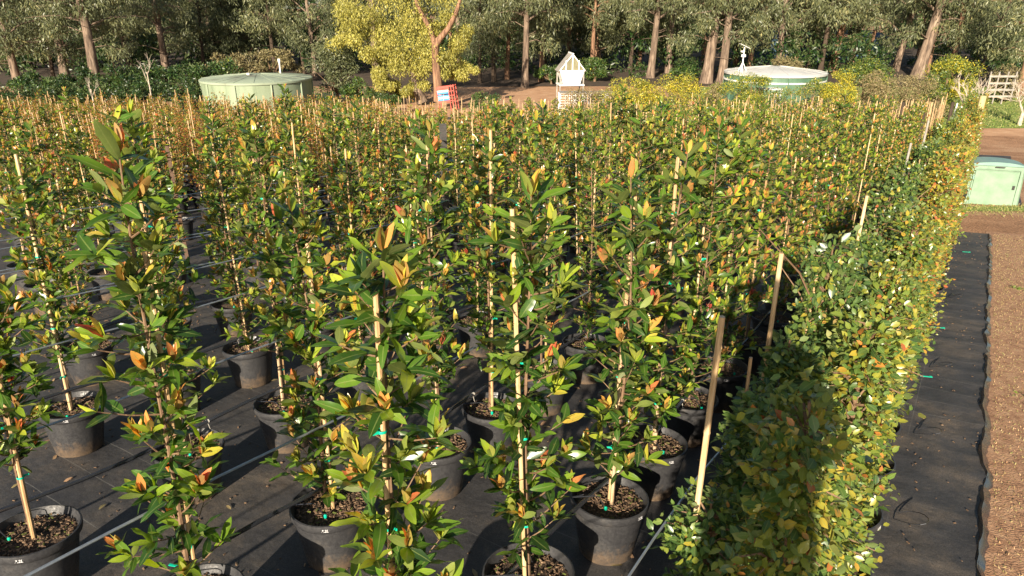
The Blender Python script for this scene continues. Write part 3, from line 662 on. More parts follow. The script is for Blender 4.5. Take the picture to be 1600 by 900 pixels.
def gn_scatter(name, P, rot, scl, src_objs, label, cat, seed=1, kind='stuff', group=None):
    """one object that instances whole source meshes on its points"""
    me = bpy.data.meshes.new(name); me.from_pydata([tuple(p) for p in P], [], [])
    a = me.attributes.new('rz', 'FLOAT', 'POINT'); a.data.foreach_set('value', np.asarray(rot, np.float32))
    a = me.attributes.new('sc', 'FLOAT', 'POINT'); a.data.foreach_set('value', np.asarray(scl, np.float32))
    for so in src_objs:
        for m_ in so.data.materials:
            if m_.name not in me.materials: me.materials.append(m_)
    o = link(name, me); tag(o, label, cat, group, kind)
    ng = bpy.data.node_groups.new(name, 'GeometryNodeTree'); ng.interface.new_socket('Geometry', in_out='INPUT', socket_type='NodeSocketGeometry'); ng.interface.new_socket('Geometry', in_out='OUTPUT', socket_type='NodeSocketGeometry')
    L = ng.links.new; gi = ng.nodes.new('NodeGroupInput'); go = ng.nodes.new('NodeGroupOutput')
    g2 = ng.nodes.new('GeometryNodeGeometryToInstance')
    for so in src_objs:
        oi = ng.nodes.new('GeometryNodeObjectInfo'); oi.inputs['Object'].default_value = so; oi.transform_space = 'ORIGINAL'; L(oi.outputs['Geometry'], g2.inputs[0])
    ip = ng.nodes.new('GeometryNodeInstanceOnPoints'); L(gi.outputs[0], ip.inputs['Points']); L(g2.outputs[0], ip.inputs['Instance']); ip.inputs['Pick Instance'].default_value = True
    ri = ng.nodes.new('FunctionNodeRandomValue'); ri.data_type = 'INT'; ri.inputs[4].default_value = 0; ri.inputs[5].default_value = len(src_objs) - 1; ri.inputs['Seed'].default_value = seed
    L(ri.outputs[2], ip.inputs['Instance Index'])
    na = ng.nodes.new('GeometryNodeInputNamedAttribute'); na.data_type = 'FLOAT'; na.inputs['Name'].default_value = 'rz'
    cx = ng.nodes.new('ShaderNodeCombineXYZ'); L(na.outputs['Attribute'], cx.inputs[2]); L(cx.outputs[0], ip.inputs['Rotation'])
    ns = ng.nodes.new('GeometryNodeInputNamedAttribute'); ns.data_type = 'FLOAT'; ns.inputs['Name'].default_value = 'sc'; L(ns.outputs['Attribute'], ip.inputs['Scale'])
    L(ip.outputs[0], go.inputs[0]); md = o.modifiers.new('scatter', 'NODES'); md.node_group = ng; return o
def combined(fol, stake_h):
    """far plant with its pot and stake, held as data only"""
    me = fol.copy(); k0 = len(me.vertices)
    m = MB(); m.tube([(.01, 0, .3), (.01 + rnd(-.04, .04), rnd(-.04, .04), stake_h)], [.012, .011], 5, 0)
    m.lathe([(.01, 0), (.155, 0), (.22, .33), (.22, .36), (.2, .36), (.19, .31), (.01, .305)], 8, 1)
    import bmesh
    bm = bmesh.new(); bm.from_mesh(me); nm = len(me.materials); me.materials.append(M['bamboo']); me.materials.append(M['pot'])
    vs = [bm.verts.new(v) for v in m.v]
    for f, mi in zip(m.f, m.m): ff = bm.faces.new([vs[i] for i in f]); ff.material_index = nm + mi
    bm.to_mesh(me); bm.free(); return bpy.data.objects.new('source_' + fol.name.split('.')[0], me)
SRC = {sp: [combined(PF[sp][i], [1.8, 1.95, 2.05, 1.7][i] + (.1 if sp == 'S' else 0)) for i in range(4)] for sp in 'RGS'}
for sp, nm in (('R', 'copper tipped saplings and stakes massed across the far left of the field'), ('G', 'green tipped saplings massed across the middle of the field'), ('S', 'rows of tall pale stakes with low saplings at the back of the field')):
    q = [(X, Y, g(Y) + .008) for X, Y, s_ in rest if s_ == sp]
    if q: gn_scatter('distant_saplings', q, rng.uniform(0, 6.28, len(q)), rng.uniform(.90, 1.08, len(q)) * ((1 + .007 * (np.array([p[1] for p in q]) - 12)) if sp != 'S' else 1), SRC[sp], nm, 'saplings', seed=ord(sp))

# ------------------------------------------------------------ hedge: two lines of bushy columns
def gen_hedge(seed, h, n, wd, tone):
    r = np.random.default_rng(seed); br = []; P = []; AX = []; NR = []; S = []; T = []
    nb = 110; ends = []
    for i in range(nb):
        z = .36 + (h - .36) * (i + r.uniform(0, 1)) / nb; a = r.uniform(0, 6.28); t = (z - .36) / (h - .36)
        L = wd * (r.uniform(.45, 1.05) + (.35 if r.random() < .08 else 0)) * (1.0 - .35 * t ** 3) * (.85 + .22 * math.sin(z * 7 + seed)); el = r.uniform(.0, .8)
        z_end = z + L * math.sin(el) - .05
        c0 = np.array([0, 0, max(.34, z - .08)]); e = np.array([math.cos(a) * L, math.sin(a) * L, max(.14 + r.uniform(0, .1), z_end - .18 * (1 - t))])
        m = (c0 + e) / 2 + np.array([0, 0, .03]); br.append((c0, m, e)); ends.append((c0, m, e))
    for i in range(n):
        c0, m, e = ends[r.integers(0, nb)]; q = r.uniform(.35, 1.05) ** .6
        p = (c0 * (1 - q) ** 2 + 2 * q * (1 - q) * m + e * q * q) + r.normal(0, .035, 3)
        rad = np.array([p[0], p[1], 0]); rad = rad / max(.05, np.linalg.norm(rad))
        a = rad * .7 + r.normal(0, .6, 3) + np.array([0, 0, .25])
        out = min(1, math.hypot(p[0], p[1]) / wd); tt = r.normal(tone, .15) + (.16 if r.random() < .2 else 0)
        P.append(p); AX.append(a); NR.append(rad * .6 + np.array([0, 0, .8]) + r.normal(0, .45, 3)); S.append(r.uniform(.022, .050) * (1.5 if r.random() < .04 else 1)); T.append(float(np.clip(tt, 0, 1)))
    k = np.array([(0, 0, .3), (.01, 0, h * .5), (0, .01, h)])
    return k, br, np.array(P), np.array(AX), np.array(NR), np.array(S), np.array(T)
HV = {}
for key, tone, nn, hh in (('in', .30, 4000, 1.50), ('out', .50, 3800, 1.52), ('gold', .62, 3400, 1.58)):
    HV[key] = []
    for i in range(4):
        k, br, P, AX, NR, S, T = gen_hedge(300 + i + {'in': 0, 'out': 20, 'gold': 40}[key], hh + .07 * i, nn, {'in': .175, 'out': .20, 'gold': .20}[key], tone)
        wdm = MB(); wdm.tube(k, [.012, .009, .004], 5); [wdm.tube((b[0], b[1], tuple(np.array(b[2]) * np.array([1.12, 1.12, 1]))), [.006, .0045, .0025], 4, cap=False) for b in br]
        HV[key].append((cloud_mesh('foliage', 'oval', P, AX, NR, S, T, M['hedge']), wdm.mesh('stem', M['stem']), (P, AX, NR, S, T)))
STH = [stake_mesh(1.58 + .09 * i, .0075) for i in range(3)] + [stake_mesh(1.91, .0108)]
hi = 0
for line, c, n_ in (('inner', -.52, 56), ('outer', -.24, 50)):
    for i in range(n_):
        s = (1.03 + .526 * i if line == 'inner' else 1.92 + .60 * i) + rnd(-.03, .03); X, Y = W(c + rnd(-.03, .03), s)
        if Y > 29: break
        key = 'in' if line == 'inner' and s < 11 else ('out' if s < 5.2 + 1.5 * rng.uniform(0, 1) or line == 'inner' else 'gold'); v = int(rng.integers(0, 4)); spin = rnd(0, 6.28)
        root = empty('potted_hedge_plant', (X, Y, g(Y) + .014), spin)
        tag(root, 'bushy small-leaved potted hedge plant, %s from the camera in the %s hedge line' % (ordn(i), 'grey-green left' if line == 'inner' else 'golden right'), 'hedge plant', 'potted plants forming the hedge')
        p = link('pot', POT if Y < 7 else POT_L, root); link('soil', SOIL[i % 3], p)
        fol, stm, raw = HV[key][v]; sc_ = rnd(.84, 1.12); wq = rnd(.86, 1.08)
        if line == 'inner' and i < 4: sc_ = [.50, .66, .80, .92][i]
        if Y < 14: q = link('stem', stm, root); q.scale = (1, 1, sc_)
        sc_ *= 1 + .012 * max(0, s - 5); f = link('foliage', fol, root); f['kind'] = 'stuff'; f.scale = (wq, wq, sc_)
        if (line == 'inner' and 0 < i < 7) or (line == 'outer' and 0 < i < 6):   # nearest plants: outermost leaves as single leaves
            P, AX, NR, S, T = raw; r2 = np.random.default_rng(500 + hi)
            ix = r2.choice(len(P), 150, replace=False); P2 = P[ix] * np.array([1.06, 1.06, sc_]); P2 = P2 + r2.normal(0, .02, P2.shape)
            put_leaves(root, P2, AX[ix], NR[ix], S[ix] * 1.15, np.clip(T[ix], 0, 1), HPOOL)
        if line == 'inner':
            if i < 2: hi += 1; continue
            b = link('bamboo_stake', STH[3] if i in (2, 4, 8) else STH[i % 3], root, (-.07 * math.cos(spin + AZ), .07 * math.sin(spin + AZ), 0)); b.rotation_euler = (rnd(-.015, .015), rnd(-.015, .015), 0)
            if Y < 8: t = link('green_tie', TIE, root, (-.07 * math.cos(spin + AZ), .07 * math.sin(spin + AZ), .95 + rnd(-.15, .1))); t.scale = (1.1, 1.1, 1.1)
            if i in (5, 7, 9, 12):                                        # woody bare shoots standing over the hedge
                m = MB(); r3 = np.random.default_rng(i + 900)
                for _ in range(5):
                    a = r3.uniform(0, 6.28); L = r3.uniform(.35, .7); z0 = r3.uniform(1.0, 1.35) * sc_
                    e = (math.cos(a) * L * .6, math.sin(a) * L * .6, z0 + L * .75); m.tube([(0, 0, z0), (e[0] * .4, e[1] * .4, z0 + L * .4), e], [.006, .0045, .002], 4)
                m.obj('shoot', M['stem'], root)
        if line == 'outer' and i in (2, 3): number_on(root, '1.25', R(-50), spin)
        hi += 1

# ------------------------------------------------------------ wires, drip hoses, drippers
def line_pts(c, s0, s1, h, sag, step, ph=0):
    out = []
    n = max(2, int((s1 - s0) / step))
    for i in range(n + 1):
        s = s0 + (s1 - s0) * i / n; X, Y = W(c, s)
        out.append((X, Y, g(Y) + h - sag * abs(math.sin((s + ph) * math.pi / 2.4)) ** 2))
    return out
RN = ['nearest', 'second', 'third', 'fourth', 'fifth', 'sixth', 'seventh']
for k in range(7):
    c = rowc[k]; hz = .43 if k == 0 else .50
    m = MB(); m.tube(line_pts(c - .03, -1.0, 24, hz, .06, .3, k), .0125, 8)
    root = m.obj('drip_hose', M['hose']); tag(root, 'black drip hose strung just above the pots of the %s row left of the hedge' % RN[k], 'hose', 'drip hoses along the rows')
    for j in range(7):
        s = 1.1 + j * 1.15 + rnd(-.2, .2); X, Y = W(c - .03, s); 
        if Y > 6.5: break
        z = line_pts(c - .03, s, s + .01, hz, .06, .3, k)[0][2]
        q = MB(); q.tube([(X - .006, Y - .008, z), (X + .006, Y + .008, z)], [.0125, .0125], 8); q.tube([(X, Y, z - .01), (X + .01, Y, z - .06)], [.002, .0015], 4); q.obj('clip', M['clip'], root)
    starts = [a[1] for a in HERO if abs(a[0] - c) < .25] + [phase.get(k, 3.2 + .3 * (k % 3)) + .785 * j for j in range(5)]
    for s in starts:
        X, Y = W(c, s)
        if Y > 8: continue
        ax, ay = W(c - .03, s - .16); az = g(ay) + .46; bx, by = W(c + rnd(.05, .1), s - rnd(.02, .08)); bz = g(by) + .335
        sdx, sdy = W(c + rnd(-.30, -.2), s - .2); 
        q = MB(); q.tube([(ax, ay, az), ((ax * 2 + sdx) / 3, (ay * 2 + sdy) / 3, az - .04), ((ax + bx) / 2, (ay + by) / 2, az - .02), ((ax + bx * 2) / 3, (ay + by * 2) / 3, az - .03), (bx, by, bz)], .0028, 5)
        t = q.obj('drip_tube', M['hose'], root)
        q = MB(); q.lathe([(.002, 0), (.009, .002), (.010, .018), (.004, .024)], 10, 0, (bx, by, bz)); q.obj('emitter', M['tie'], t)
    if k == 0: continue
    m = MB(); m.tube(line_pts(c + .015, -1.5, 26, .89 if k else .95, .02, .5, k), .0068, 6)
    tag(m.obj('support_wire', M['wire']), 'thin steel training wire tying the stakes of the %s row left of the hedge' % RN[k], 'wire', 'training wires along the rows')
m = MB(); m.tube(line_pts(-.70, -1.0, 28, 1.06, .08, .5, 0), .0052, 6); tag(m.obj('support_wire', M['wire']), 'thin steel wire running through the left line of the hedge', 'wire', 'training wires along the rows')
for k in (3, 4, 5, 6):
    m = MB(); m.tube(line_pts(rowc[k] + .02, -1.5, 22, 1.22, .02, .5, k), .0055, 6)
    tag(m.obj('support_wire', M['wire']), 'upper steel wire of the %s row, higher than its tie wire' % RN[k], 'wire', 'training wires along the rows')
# thin loops of dripper tube poking out of the hedge over the path mat
for i, s in enumerate((3.3, 4.25, 5.6, 7.2, 9.9)):
    pts_ = []
    for j in range(12):
        t = j / 11 * 5.2; c_ = .06 + .13 * math.sin(t * .6) + .03 * math.sin(t); X, Y = W(c_, s + .13 * math.cos(t * .95)); pts_.append((X, Y, g(Y) + .03 + .12 * math.sin(j / 11 * 3.14)))
    m = MB(); m.tube(pts_, .003, 5); tag(m.obj('spare_tube', M['hose']), 'thin black dripper tube looped onto the path mat, %s from the camera' % ordn(i), 'tube', 'tube loops beside the hedge')
for i, (c_, s, lb) in enumerate(((.02, 6.7, 'green tie strip poking from the hedge foot halfway up the path mat'), (.04, 8.3, 'green tie strip by the hedge, the farther one near the mid path'), (.18, 13.2, 'green tie strip lying on the far end of the path mat'), (-3.30, 1.55, 'green tie strip lying on the mat below the front left tree'))):
    X, Y = W(c_, s); m = MB(); m.box((0, 0, .006), (.115, .014, .004)); m.box((.05, 0, .008), (.02, .02, .006)); o = m.obj('plastic_tie', M['tie'], None, (X, Y, g(Y) + (.02 if i < 3 else .01) + (.10 if i < 2 else 0)), rot=(0, 0, R(-12))); tag(o, lb, 'plant tie', 'green plastic ties dropped on the mats')

# ------------------------------------------------------------ pickets, kiosk, posts
def picket(px, Y, top, label, mat, wd=.035, lean=0):
    X = WX(px, Y, g(Y) + top * .6); root = empty('star_picket', (X, Y, g(Y)))
    m = MB(); m.box((0, 0, top / 2), (wd, .006, top)); m.box((0, wd / 2, top / 2), (.006, wd, top - .01)); m.obj('shaft', mat, root)
    m = MB()
    for z in np.arange(.3, top - .1, .25): m.tube([(-.004, wd * .5, z), (.012, wd * .5, z)], [.006, .006], 6)
    m.obj('bolt_holes', M['rust'], root); root.rotation_euler = (0, lean, 0); tag(root, label, 'picket'); return root
picket(697, 6.9, 2.3, 'black steel picket standing in the gap at the centre of the field', M['dark_steel'], .07)
picket(276, 9.2, 1.95, 'brown steel picket in the narrow aisle at left of the field', M['rust'], .05)
def log_post(X, Y, h, r0, label, mat, lean=(0, 0)):
    root = empty('timber_post', (X, Y, g(Y)))
    m = MB(); m.tube([(0, 0, 0), (.01, 0, h * .3), (-.005, .005, h * .7), (0, 0, h - .02), (0, 0, h)], [r0 * 1.05, r0, r0 * .97, r0 * .95, r0 * .85], 12); m.obj('log', mat, root)
    m = MB()
    for z in (h * .35, h * .62, h * .85): m.tube([(-r0 * 1.02, -r0 * .3, z), (r0 * .4, -r0 * 1.0, z + .01)], [.006, .006], 5)
    m.obj('wire_staple', M['wire'], root); root.rotation_euler = (lean[0], lean[1], 0); tag(root, label, 'post'); return root
log_post(11.45, 17.6, 2.42, .075, 'tall lit round timber post at the hedge end behind the green box', M['post'])
picket(1519, 17.0, 1.75, 'dark steel picket leaning beside the tall timber post', M['rust'], .10)
log_post(WX(1411, 30, -1.3), 30, 1.95, .07, 'dark strainer post ending the left row of bare stakes', M['darkbark'])
log_post(WX(1488, 30, -1.3), 30, 1.95, .07, 'dark strainer post ending the right row of bare stakes', M['darkbark'])
log_post(WX(1440, 20.5, -.6), 20.5, 1.9, .045, 'short dark post in the hedge under the strainer posts', M['darkbark'])
for i, px in enumerate((1484, 1492)):
    X = WX(px, 22, -.8); m = MB(); m.tube([(0, 0, 0), (0, 0, 2.15 - .1 * i)], [.026, .022], 8); o = m.obj('white_stake', M['white'], None, (X, 22, g(22)), rot=(0, .04, 0)); tag(o, ['pale whitish stake, left one of the close pair at the hedge end', 'pale whitish stake, right one of the close pair at the hedge end'][i], 'stake')
for i, (px, Y) in enumerate(((1441, 9.7), (1420, 9.0))):
    X = WX(px, Y, g(Y) + 2.0); m = MB(); m.tube([(0, 0, 0), (0, 0, 2.2 - .25 * i)], [.016, .014], 8); o = m.obj('white_stake', M['grey_wood'], None, (X, Y, g(Y)), rot=(0, .02, 0)); tag(o, ['tall pale stake rising highest out of the hedge', 'shorter pale stake just before the tallest one in the hedge'][i], 'stake')
# rows of bare stakes at the far right
m_st = STF[1]
k_ = 0
for c in (-2.0, -.6):
    for i in range(24):
        s = 23.5 + i * .42; X, Y = W(c + .15 * math.sin(i), s)
        root = link('bare_stake', m_st, None, (X, Y, g(Y)), rot=(rnd(-.03, .03), rnd(-.03, .03), 0)); root.scale = (1.6, 1.6, 1.05)
        tag(root, 'bare bamboo stake in the %s line of stakes at the far right' % ('left' if c < -1 else 'right'), 'stake', 'bare stakes lined up at the far right, %s line' % ('left' if c < -1 else 'right'))

def kiosk():
    root = empty('utility_box', (11.12, 16.1, g(16.1)), R(-18)); tag(root, 'pale mint green fibreglass utility box on dirt beside the hedge end', 'utility box')
    wd, dp, h = 1.16, .62, 1.0; bw = .10
    def prism(x0, x1, y0, y1, z0, z1, tx, ty, bev=.04):
        m = MB(); vs = []
        for (z, kx, ky) in ((z0, 0, 0), (z1, tx, ty)):
            a, b, c, d = x0 + kx, x1 - kx, y0 + ky, y1 - ky
            for (x, y) in ((a + bev, c), (b - bev, c), (b, c + bev), (b, d - bev), (b - bev, d), (a + bev, d), (a, d - bev), (a, c + bev)): vs.append((x, y, z))
        m.add(vs, [tuple(range(7, -1, -1)), tuple(range(8, 16))] + [(i, (i + 1) % 8, 8 + (i + 1) % 8, 8 + i) for i in range(8)]); return m
    prism(-wd / 2, wd / 2, -dp / 2, dp / 2, 0, h - .06, .03, .03).obj('cabinet', M['kiosk'], root, smooth=False)
    # lid: arched
    m = MB(); n = 12; prof = []
    for i in range(n + 1):
        x = -wd / 2 + .015 + (wd - .03) * i / n; prof.append((x, h - .06 + .075 * math.sin(math.pi * i / n) ** .7))
    vs = [(x, -dp / 2 - .01, z) for x, z in prof] + [(x, dp / 2 + .01, z) for x, z in prof] + [(x, -dp / 2 - .01, h - .07) for x, z in prof] + [(x, dp / 2 + .01, h - .07) for x, z in prof]
    k = n + 1; fs = [(i, i + 1, k + i + 1, k + i) for i in range(n)] + [(2 * k + i, 2 * k + i + 1, i + 1, i) for i in range(n)] + [(k + i, k + i + 1, 3 * k + i + 1, 3 * k + i) for i in range(n)]
    m.add(vs, fs); m.obj('lid', M['kiosk_top'], root)
    m = MB(); m.box((0, -dp / 2 - .004, .42), (.86, .03, .78)); d = m.obj('door', M['kiosk'], root, smooth=False)
    m = MB(); t_ = .018
    for (c_, s_) in (((-.46, -dp / 2 - .012, .42), (t_, .02, .84)), ((.46, -dp / 2 - .012, .42), (t_, .02, .84)), ((0, -dp / 2 - .012, .85), (.94, .02, t_))): m.box(c_, s_)
    m.obj('door_frame', M['kiosk'], root, smooth=False)
    m = MB(); m.box((.38, -dp / 2 - .03, .46), (.05, .02, .09)); m.obj('latch', M['dark_steel'], root)
    m = MB()
    for z in (.2, .65): m.box((-.455, -dp / 2 - .03, z), (.03, .02, .08))
    m.obj('hinges', M['kiosk_top'], root, smooth=False)
    m = MB(); m.box((.03, -dp / 2 - .022, .905), (.19, .012, .022)); m.obj('vent', M['dark_steel'], root)
kiosk()

# ------------------------------------------------------------ tanks
def tank(px, Y, rim_py, rad, wallm, roofm, label, cone, bands):
    zr = zpix(Y, rim_py); X = WX(px, Y, zr); gz0 = g(Y); h = zr - gz0
    root = empty('water_tank', (X, Y, gz0)); tag(root, label, 'water tank')
    n = 64; m = MB(); prof = []
    for i in range(int(h / .076) + 1):
        z = min(h, i * .076); prof.append((rad - .012 * (i % 2), z))
    m.lathe(prof, n); m.obj('wall', wallm, root)
    m = MB(); m.lathe([(rad + .07, h - .10), (rad + .08, h), (rad + .02, h + .03), (rad * .5, h + .03 + cone * .55), (.02, h + .03 + cone)], n); m.obj('roof', roofm, root)
    m = MB()
    for i in range(18):
        a = 6.283 * i / 18 + .1; m.bar((rad * math.cos(a) * 1.02, rad * math.sin(a) * 1.02, h + .04), (.3 * math.cos(a), .3 * math.sin(a), h + .045 + cone), .006, .012)
    m.obj('roof_seams', roofm, root, smooth=False)
    for i in range(10):
        a = 6.283 * i / 10 + .25; m = MB(); m.box(((rad + .03) * math.cos(a), (rad + .03) * math.sin(a), h / 2 - .05), (.07, .05, h - .12)); m.obj('strap', wallm, root)
    for z in bands: m = MB(); m.lathe([(rad + .015, h - z - .05), (rad + .05, h - z - .04), (rad + .05, h - z + .04), (rad + .015, h - z + .05)], n); m.obj('band', M['white'], root)
    return root, h
tk, th = tank(401, 42, 122, 3.02, M['tank'], M['tankroof'], 'large round pale green water tank with stained low roof at left behind the field', .22, [])
m = MB(); m.tube([(.9, 1.6, th + .1), (.9, 1.6, th + .75)], [.045, .045], 8); m.tube([(.9, 1.6, th + .75), (.9, 1.6, th + .95)], [.08, .08], 8); m.obj('standpipe', M['white'], tk)
m = MB(); m.lathe([(.09, th + .1), (.1, th + .24), (.02, th + .27)], 12, 0, (-.3, -.4, .06)); m.obj('vent_cap', M['white'], tk)
tk2, th2 = tank(1211, 44, 112, 2.88, M['green'], M['paleroof'], 'round mid green water tank with pale roof at right behind the field', .30, [.42])
# weather station on the right tank
wx = empty('weather_station', (tk2.location.x - 2.25, 43.2, tk2.location.z + th2 + .08)); tag(wx, 'white weather station mast with tilted solar panel on the right tank', 'weather station')
m = MB(); m.tube([(0, 0, 0), (0, 0, 1.35)], [.035, .03], 8); m.obj('mast', M['white'], wx)
for a in (0, 2.1, 4.2): m = MB(); m.tube([(0, 0, .55), (.28 * math.cos(a), .28 * math.sin(a), 0)], [.02, .02], 6); m.obj('leg', M['white'], wx)
m = MB(); m.box((0, 0, 0), (.62, .4, .03), 0, Quaternion((0, 1, 0), R(24)).to_matrix()); m.obj('solar_panel', M['paleroof'], wx, (0, 0, 1.42))
m = MB(); m.lathe([(.05, .80), (.13, .82), (.14, .88), (.13, .90), (.14, .95), (.05, .98)], 12); m.tube([(0, 0, 1.1), (-.18, -.05, 1.13)], [.05, .05], 6); m.obj('sensor_housing', M['white'], wx)

# ------------------------------------------------------------ gabled propagation house, netted cage, white frame
def gabled():
    Y = 44; X = WX(891, Y, g(Y) + 2); root = empty('gabled_hutch', (X, Y, g(Y)), R(6)); tag(root, 'small white gabled hutch with clear roof raised on a white stand', 'hutch')
    hw, ez, rz_, dp = .76, 2.28, 3.2, 1.3
    def P(x, y, z): return (x, y, z)
    for sx, lb in ((-1, 0), (1, 0)):
        m = MB(); q = Quaternion((0, 1, 0), math.atan2(rz_ - ez, hw) * sx); L = math.hypot(hw + .1, rz_ - ez + .1)
        m.box((sx * (hw / 2 + .03), 0, (ez + rz_) / 2), (L, dp, .03), 0, q.to_matrix()); m.obj('roof', M['grey_wood'], root, smooth=False)
    yf = -dp / 2 - .02
    for (a, b) in (((-hw, yf, ez), (0, yf, rz_)), ((hw, yf, ez), (0, yf, rz_)), ((-hw, yf, ez), (hw, yf, ez)), ((0, yf, ez), (0, yf, rz_)), ((-.38, yf, ez), (-.38, yf, ez + .58)), ((.38, yf, ez), (.38, yf, ez + .58))):
        m = MB(); m.bar(a, b, .065, .05); m.obj('gable_batten', M['white'], root, smooth=False)
    m = MB(); m.add([(-hw, -dp / 2 + .03, ez), (hw, -dp / 2 + .03, ez), (0, -dp / 2 + .03, rz_ - .04), (-hw, -dp / 2 + .06, ez), (hw, -dp / 2 + .06, ez), (0, -dp / 2 + .06, rz_ - .04)], [(0, 1, 2), (5, 4, 3), (0, 3, 4, 1), (1, 4, 5, 2), (2, 5, 3, 0)]); m.obj('gable_panel', M['pane'], root, smooth=False)
    m = MB(); zb = 1.5; m.add([(-.72, -dp / 2, ez - .04), (.72, -dp / 2, ez - .04), (.72, dp / 2, ez - .04), (-.72, dp / 2, ez - .04), (-.50, -dp / 2 + .1, zb), (.50, -dp / 2 + .1, zb), (.50, dp / 2 - .1, zb), (-.50, dp / 2 - .1, zb)],
              [(0, 4, 5, 1), (1, 5, 6, 2), (2, 6, 7, 3), (3, 7, 4, 0), (4, 7, 6, 5), (0, 1, 2, 3)]); m.obj('fabric_body', M['white'], root, smooth=False)
    for x in (-.70, .70):
        for y in (-.56, .56): m = MB(); m.bar((x, y, 0), (x, y, ez), .07); m.obj('leg', M['grey_wood'], root, smooth=False)
    m = MB(); m.box((0, 0, 1.45), (1.5, 1.35, .07)); m.obj('platform', M['white'], root, smooth=False)
    m = MB(); m.tube([(0, -dp / 2 - .1, rz_ + .03), (0, dp / 2, rz_ + .03)], [.05, .05], 8); m.obj('ridge_cap', M['white'], root)
gabled()
def cage():
    Y = 41; X0, X1 = WX(874, Y, -2), WX(968, Y, -2); z0 = g(Y); root = empty('netted_bench', ((X0 + X1) / 2, Y, z0)); tag(root, 'long pale netting bench with white frame to the right below the gabled hutch', 'bench')
    hw = (X1 - X0) / 2; m = MB(); m.box((0, 0, 1.30), (2 * hw, 1.0, .06)); m.obj('bench_top', M['grey_wood'], root, smooth=False)
    for x in np.linspace(-hw, hw, 5):
        for y in (-.48, .48): m = MB(); m.bar((x, y, 0), (x, y, 1.27), .06); m.obj('leg', M['white'], root, smooth=False)
    m = MB()
    for i in range(int(2 * hw / .12)): m.box((-hw + .06 + i * .12, -.5, .62), (.02, .012, 1.2))
    for i in range(9): m.box((0, -.507, .08 + i * .14), (2 * hw, .012, .02))
    o = m.obj('netting', M['mesh_net'], root, smooth=False); o['kind'] = 'stuff'
cage()
Y = 39; X = WX(1201, Y, -2); root = empty('white_table', (X, Y, g(Y))); tag(root, 'white framed outdoor table in front of the right tank', 'table')
m = MB(); m.box((0, 0, 1.72), (1.15, .7, .06)); m.obj('table_top', M['white'], root, smooth=False)
for x, y in ((-.5, -.3), (.5, -.3), (-.5, .3), (.5, .3), (.05, -.3)): m = MB(); m.bar((x, y, 0), (x, y, 1.69), .06); m.obj('leg', M['white'], root, smooth=False)
def crate():
    Y = 43; X = WX(701, Y, -2.1); root = empty('stock_crate', (X, Y, g(Y) + .05), R(-8)); tag(root, 'red and blue slatted crate tilted beside the orange forked trunk', 'crate'); 
    zt = zpix(Y, 135) - g(Y); wd = 1.0; root.scale = (.82, .82, 1)
    for i, (mt, z) in enumerate((('red', 0), ('red', .11), ('white', .21), ('blue', .32), ('blue', .48), ('white', .58), ('blue', .70), ('red', .82))):
        m = MB(); m.box((-.18, -.4, zt - z - .06), (.88, .03, .095)); m.obj('slat', M[mt], root, smooth=False)
    for x in (-.62, .26, .45, .64):
        for y in (-.4, .4): m = MB(); m.bar((x, y, 0), (x, y, zt), .05); m.obj('frame_post', M['red'], root, smooth=False)
    for z in (.05, .3, .55, .85):
        m = MB(); m.bar((.26, -.4, zt - z), (.64, -.4, zt - z), .04); m.bar((-.62, .4, zt - z), (.64, .4, zt - z), .04); m.bar((.64, -.4, zt - z), (.64, .4, zt - z), .04); m.obj('rail', M['red'], root, smooth=False)
    root.rotation_euler = (0, R(-7), R(-8))
crate()
def rack():
    Y = 46; z0 = g(Y); X0, X1 = WX(1543, Y, z0 + 1), WX(1583, Y, z0 + 1); root = empty('rail_rack', ((X0 + X1) / 2, Y, z0)); tag(root, 'pale weathered timber rail frame standing on the lawn at far right', 'frame')
    hw = (X1 - X0) / 2
    for x in (-hw, -hw * .35, hw * .35, hw): m = MB(); m.bar((x, 0, 0 if abs(x) < hw else .35), (x, 0, 2.0), .06); m.obj('post', M['grey_wood'], root, smooth=False)
    for z in (.50, .90, 1.30, 1.72): m = MB(); m.box((0, -.05, z), (2 * hw + .15, .04, .12)); m.obj('rail', M['grey_wood'], root, smooth=False)
    for x in (-hw, hw): m = MB(); m.bar((x, .05, 1.6), (x, 1.0, 0), .05); m.obj('brace', M['grey_wood'], root, smooth=False)
rack()
def shed():
    Y = 80; z0 = g(Y); X0, X1 = WX(1190, Y, z0 + 1), WX(1385, Y, z0 + 1); root = empty('shade_house', ((X0 + X1) / 2, Y + 4, z0)); tag(root, 'long dark blue shade house seen between trunks at far right', 'shade house'); hw = (X1 - X0) / 2
    m = MB(); m.box((0, 0, 1.3), (2 * hw, 8, 2.6)); m.obj('wall', M['shade'], root, smooth=False)
    m = MB(); m.box((0, -2.05, 2.85), (2 * hw + .3, 4.3, .08), 0, Quaternion((1, 0, 0), R(8)).to_matrix()); m.box((0, 2.05, 2.85), (2 * hw + .3, 4.3, .08), 0, Quaternion((1, 0, 0), R(-8)).to_matrix()); m.obj('roof', M['shade'], root, smooth=False)
    for i in range(8): m = MB(); m.bar((-hw + i * 2 * hw / 7, -4.05, 0), (-hw + i * 2 * hw / 7, -4.05, 2.65), .1); m.obj('post', M['grey_wood'], root, smooth=False)
shed()

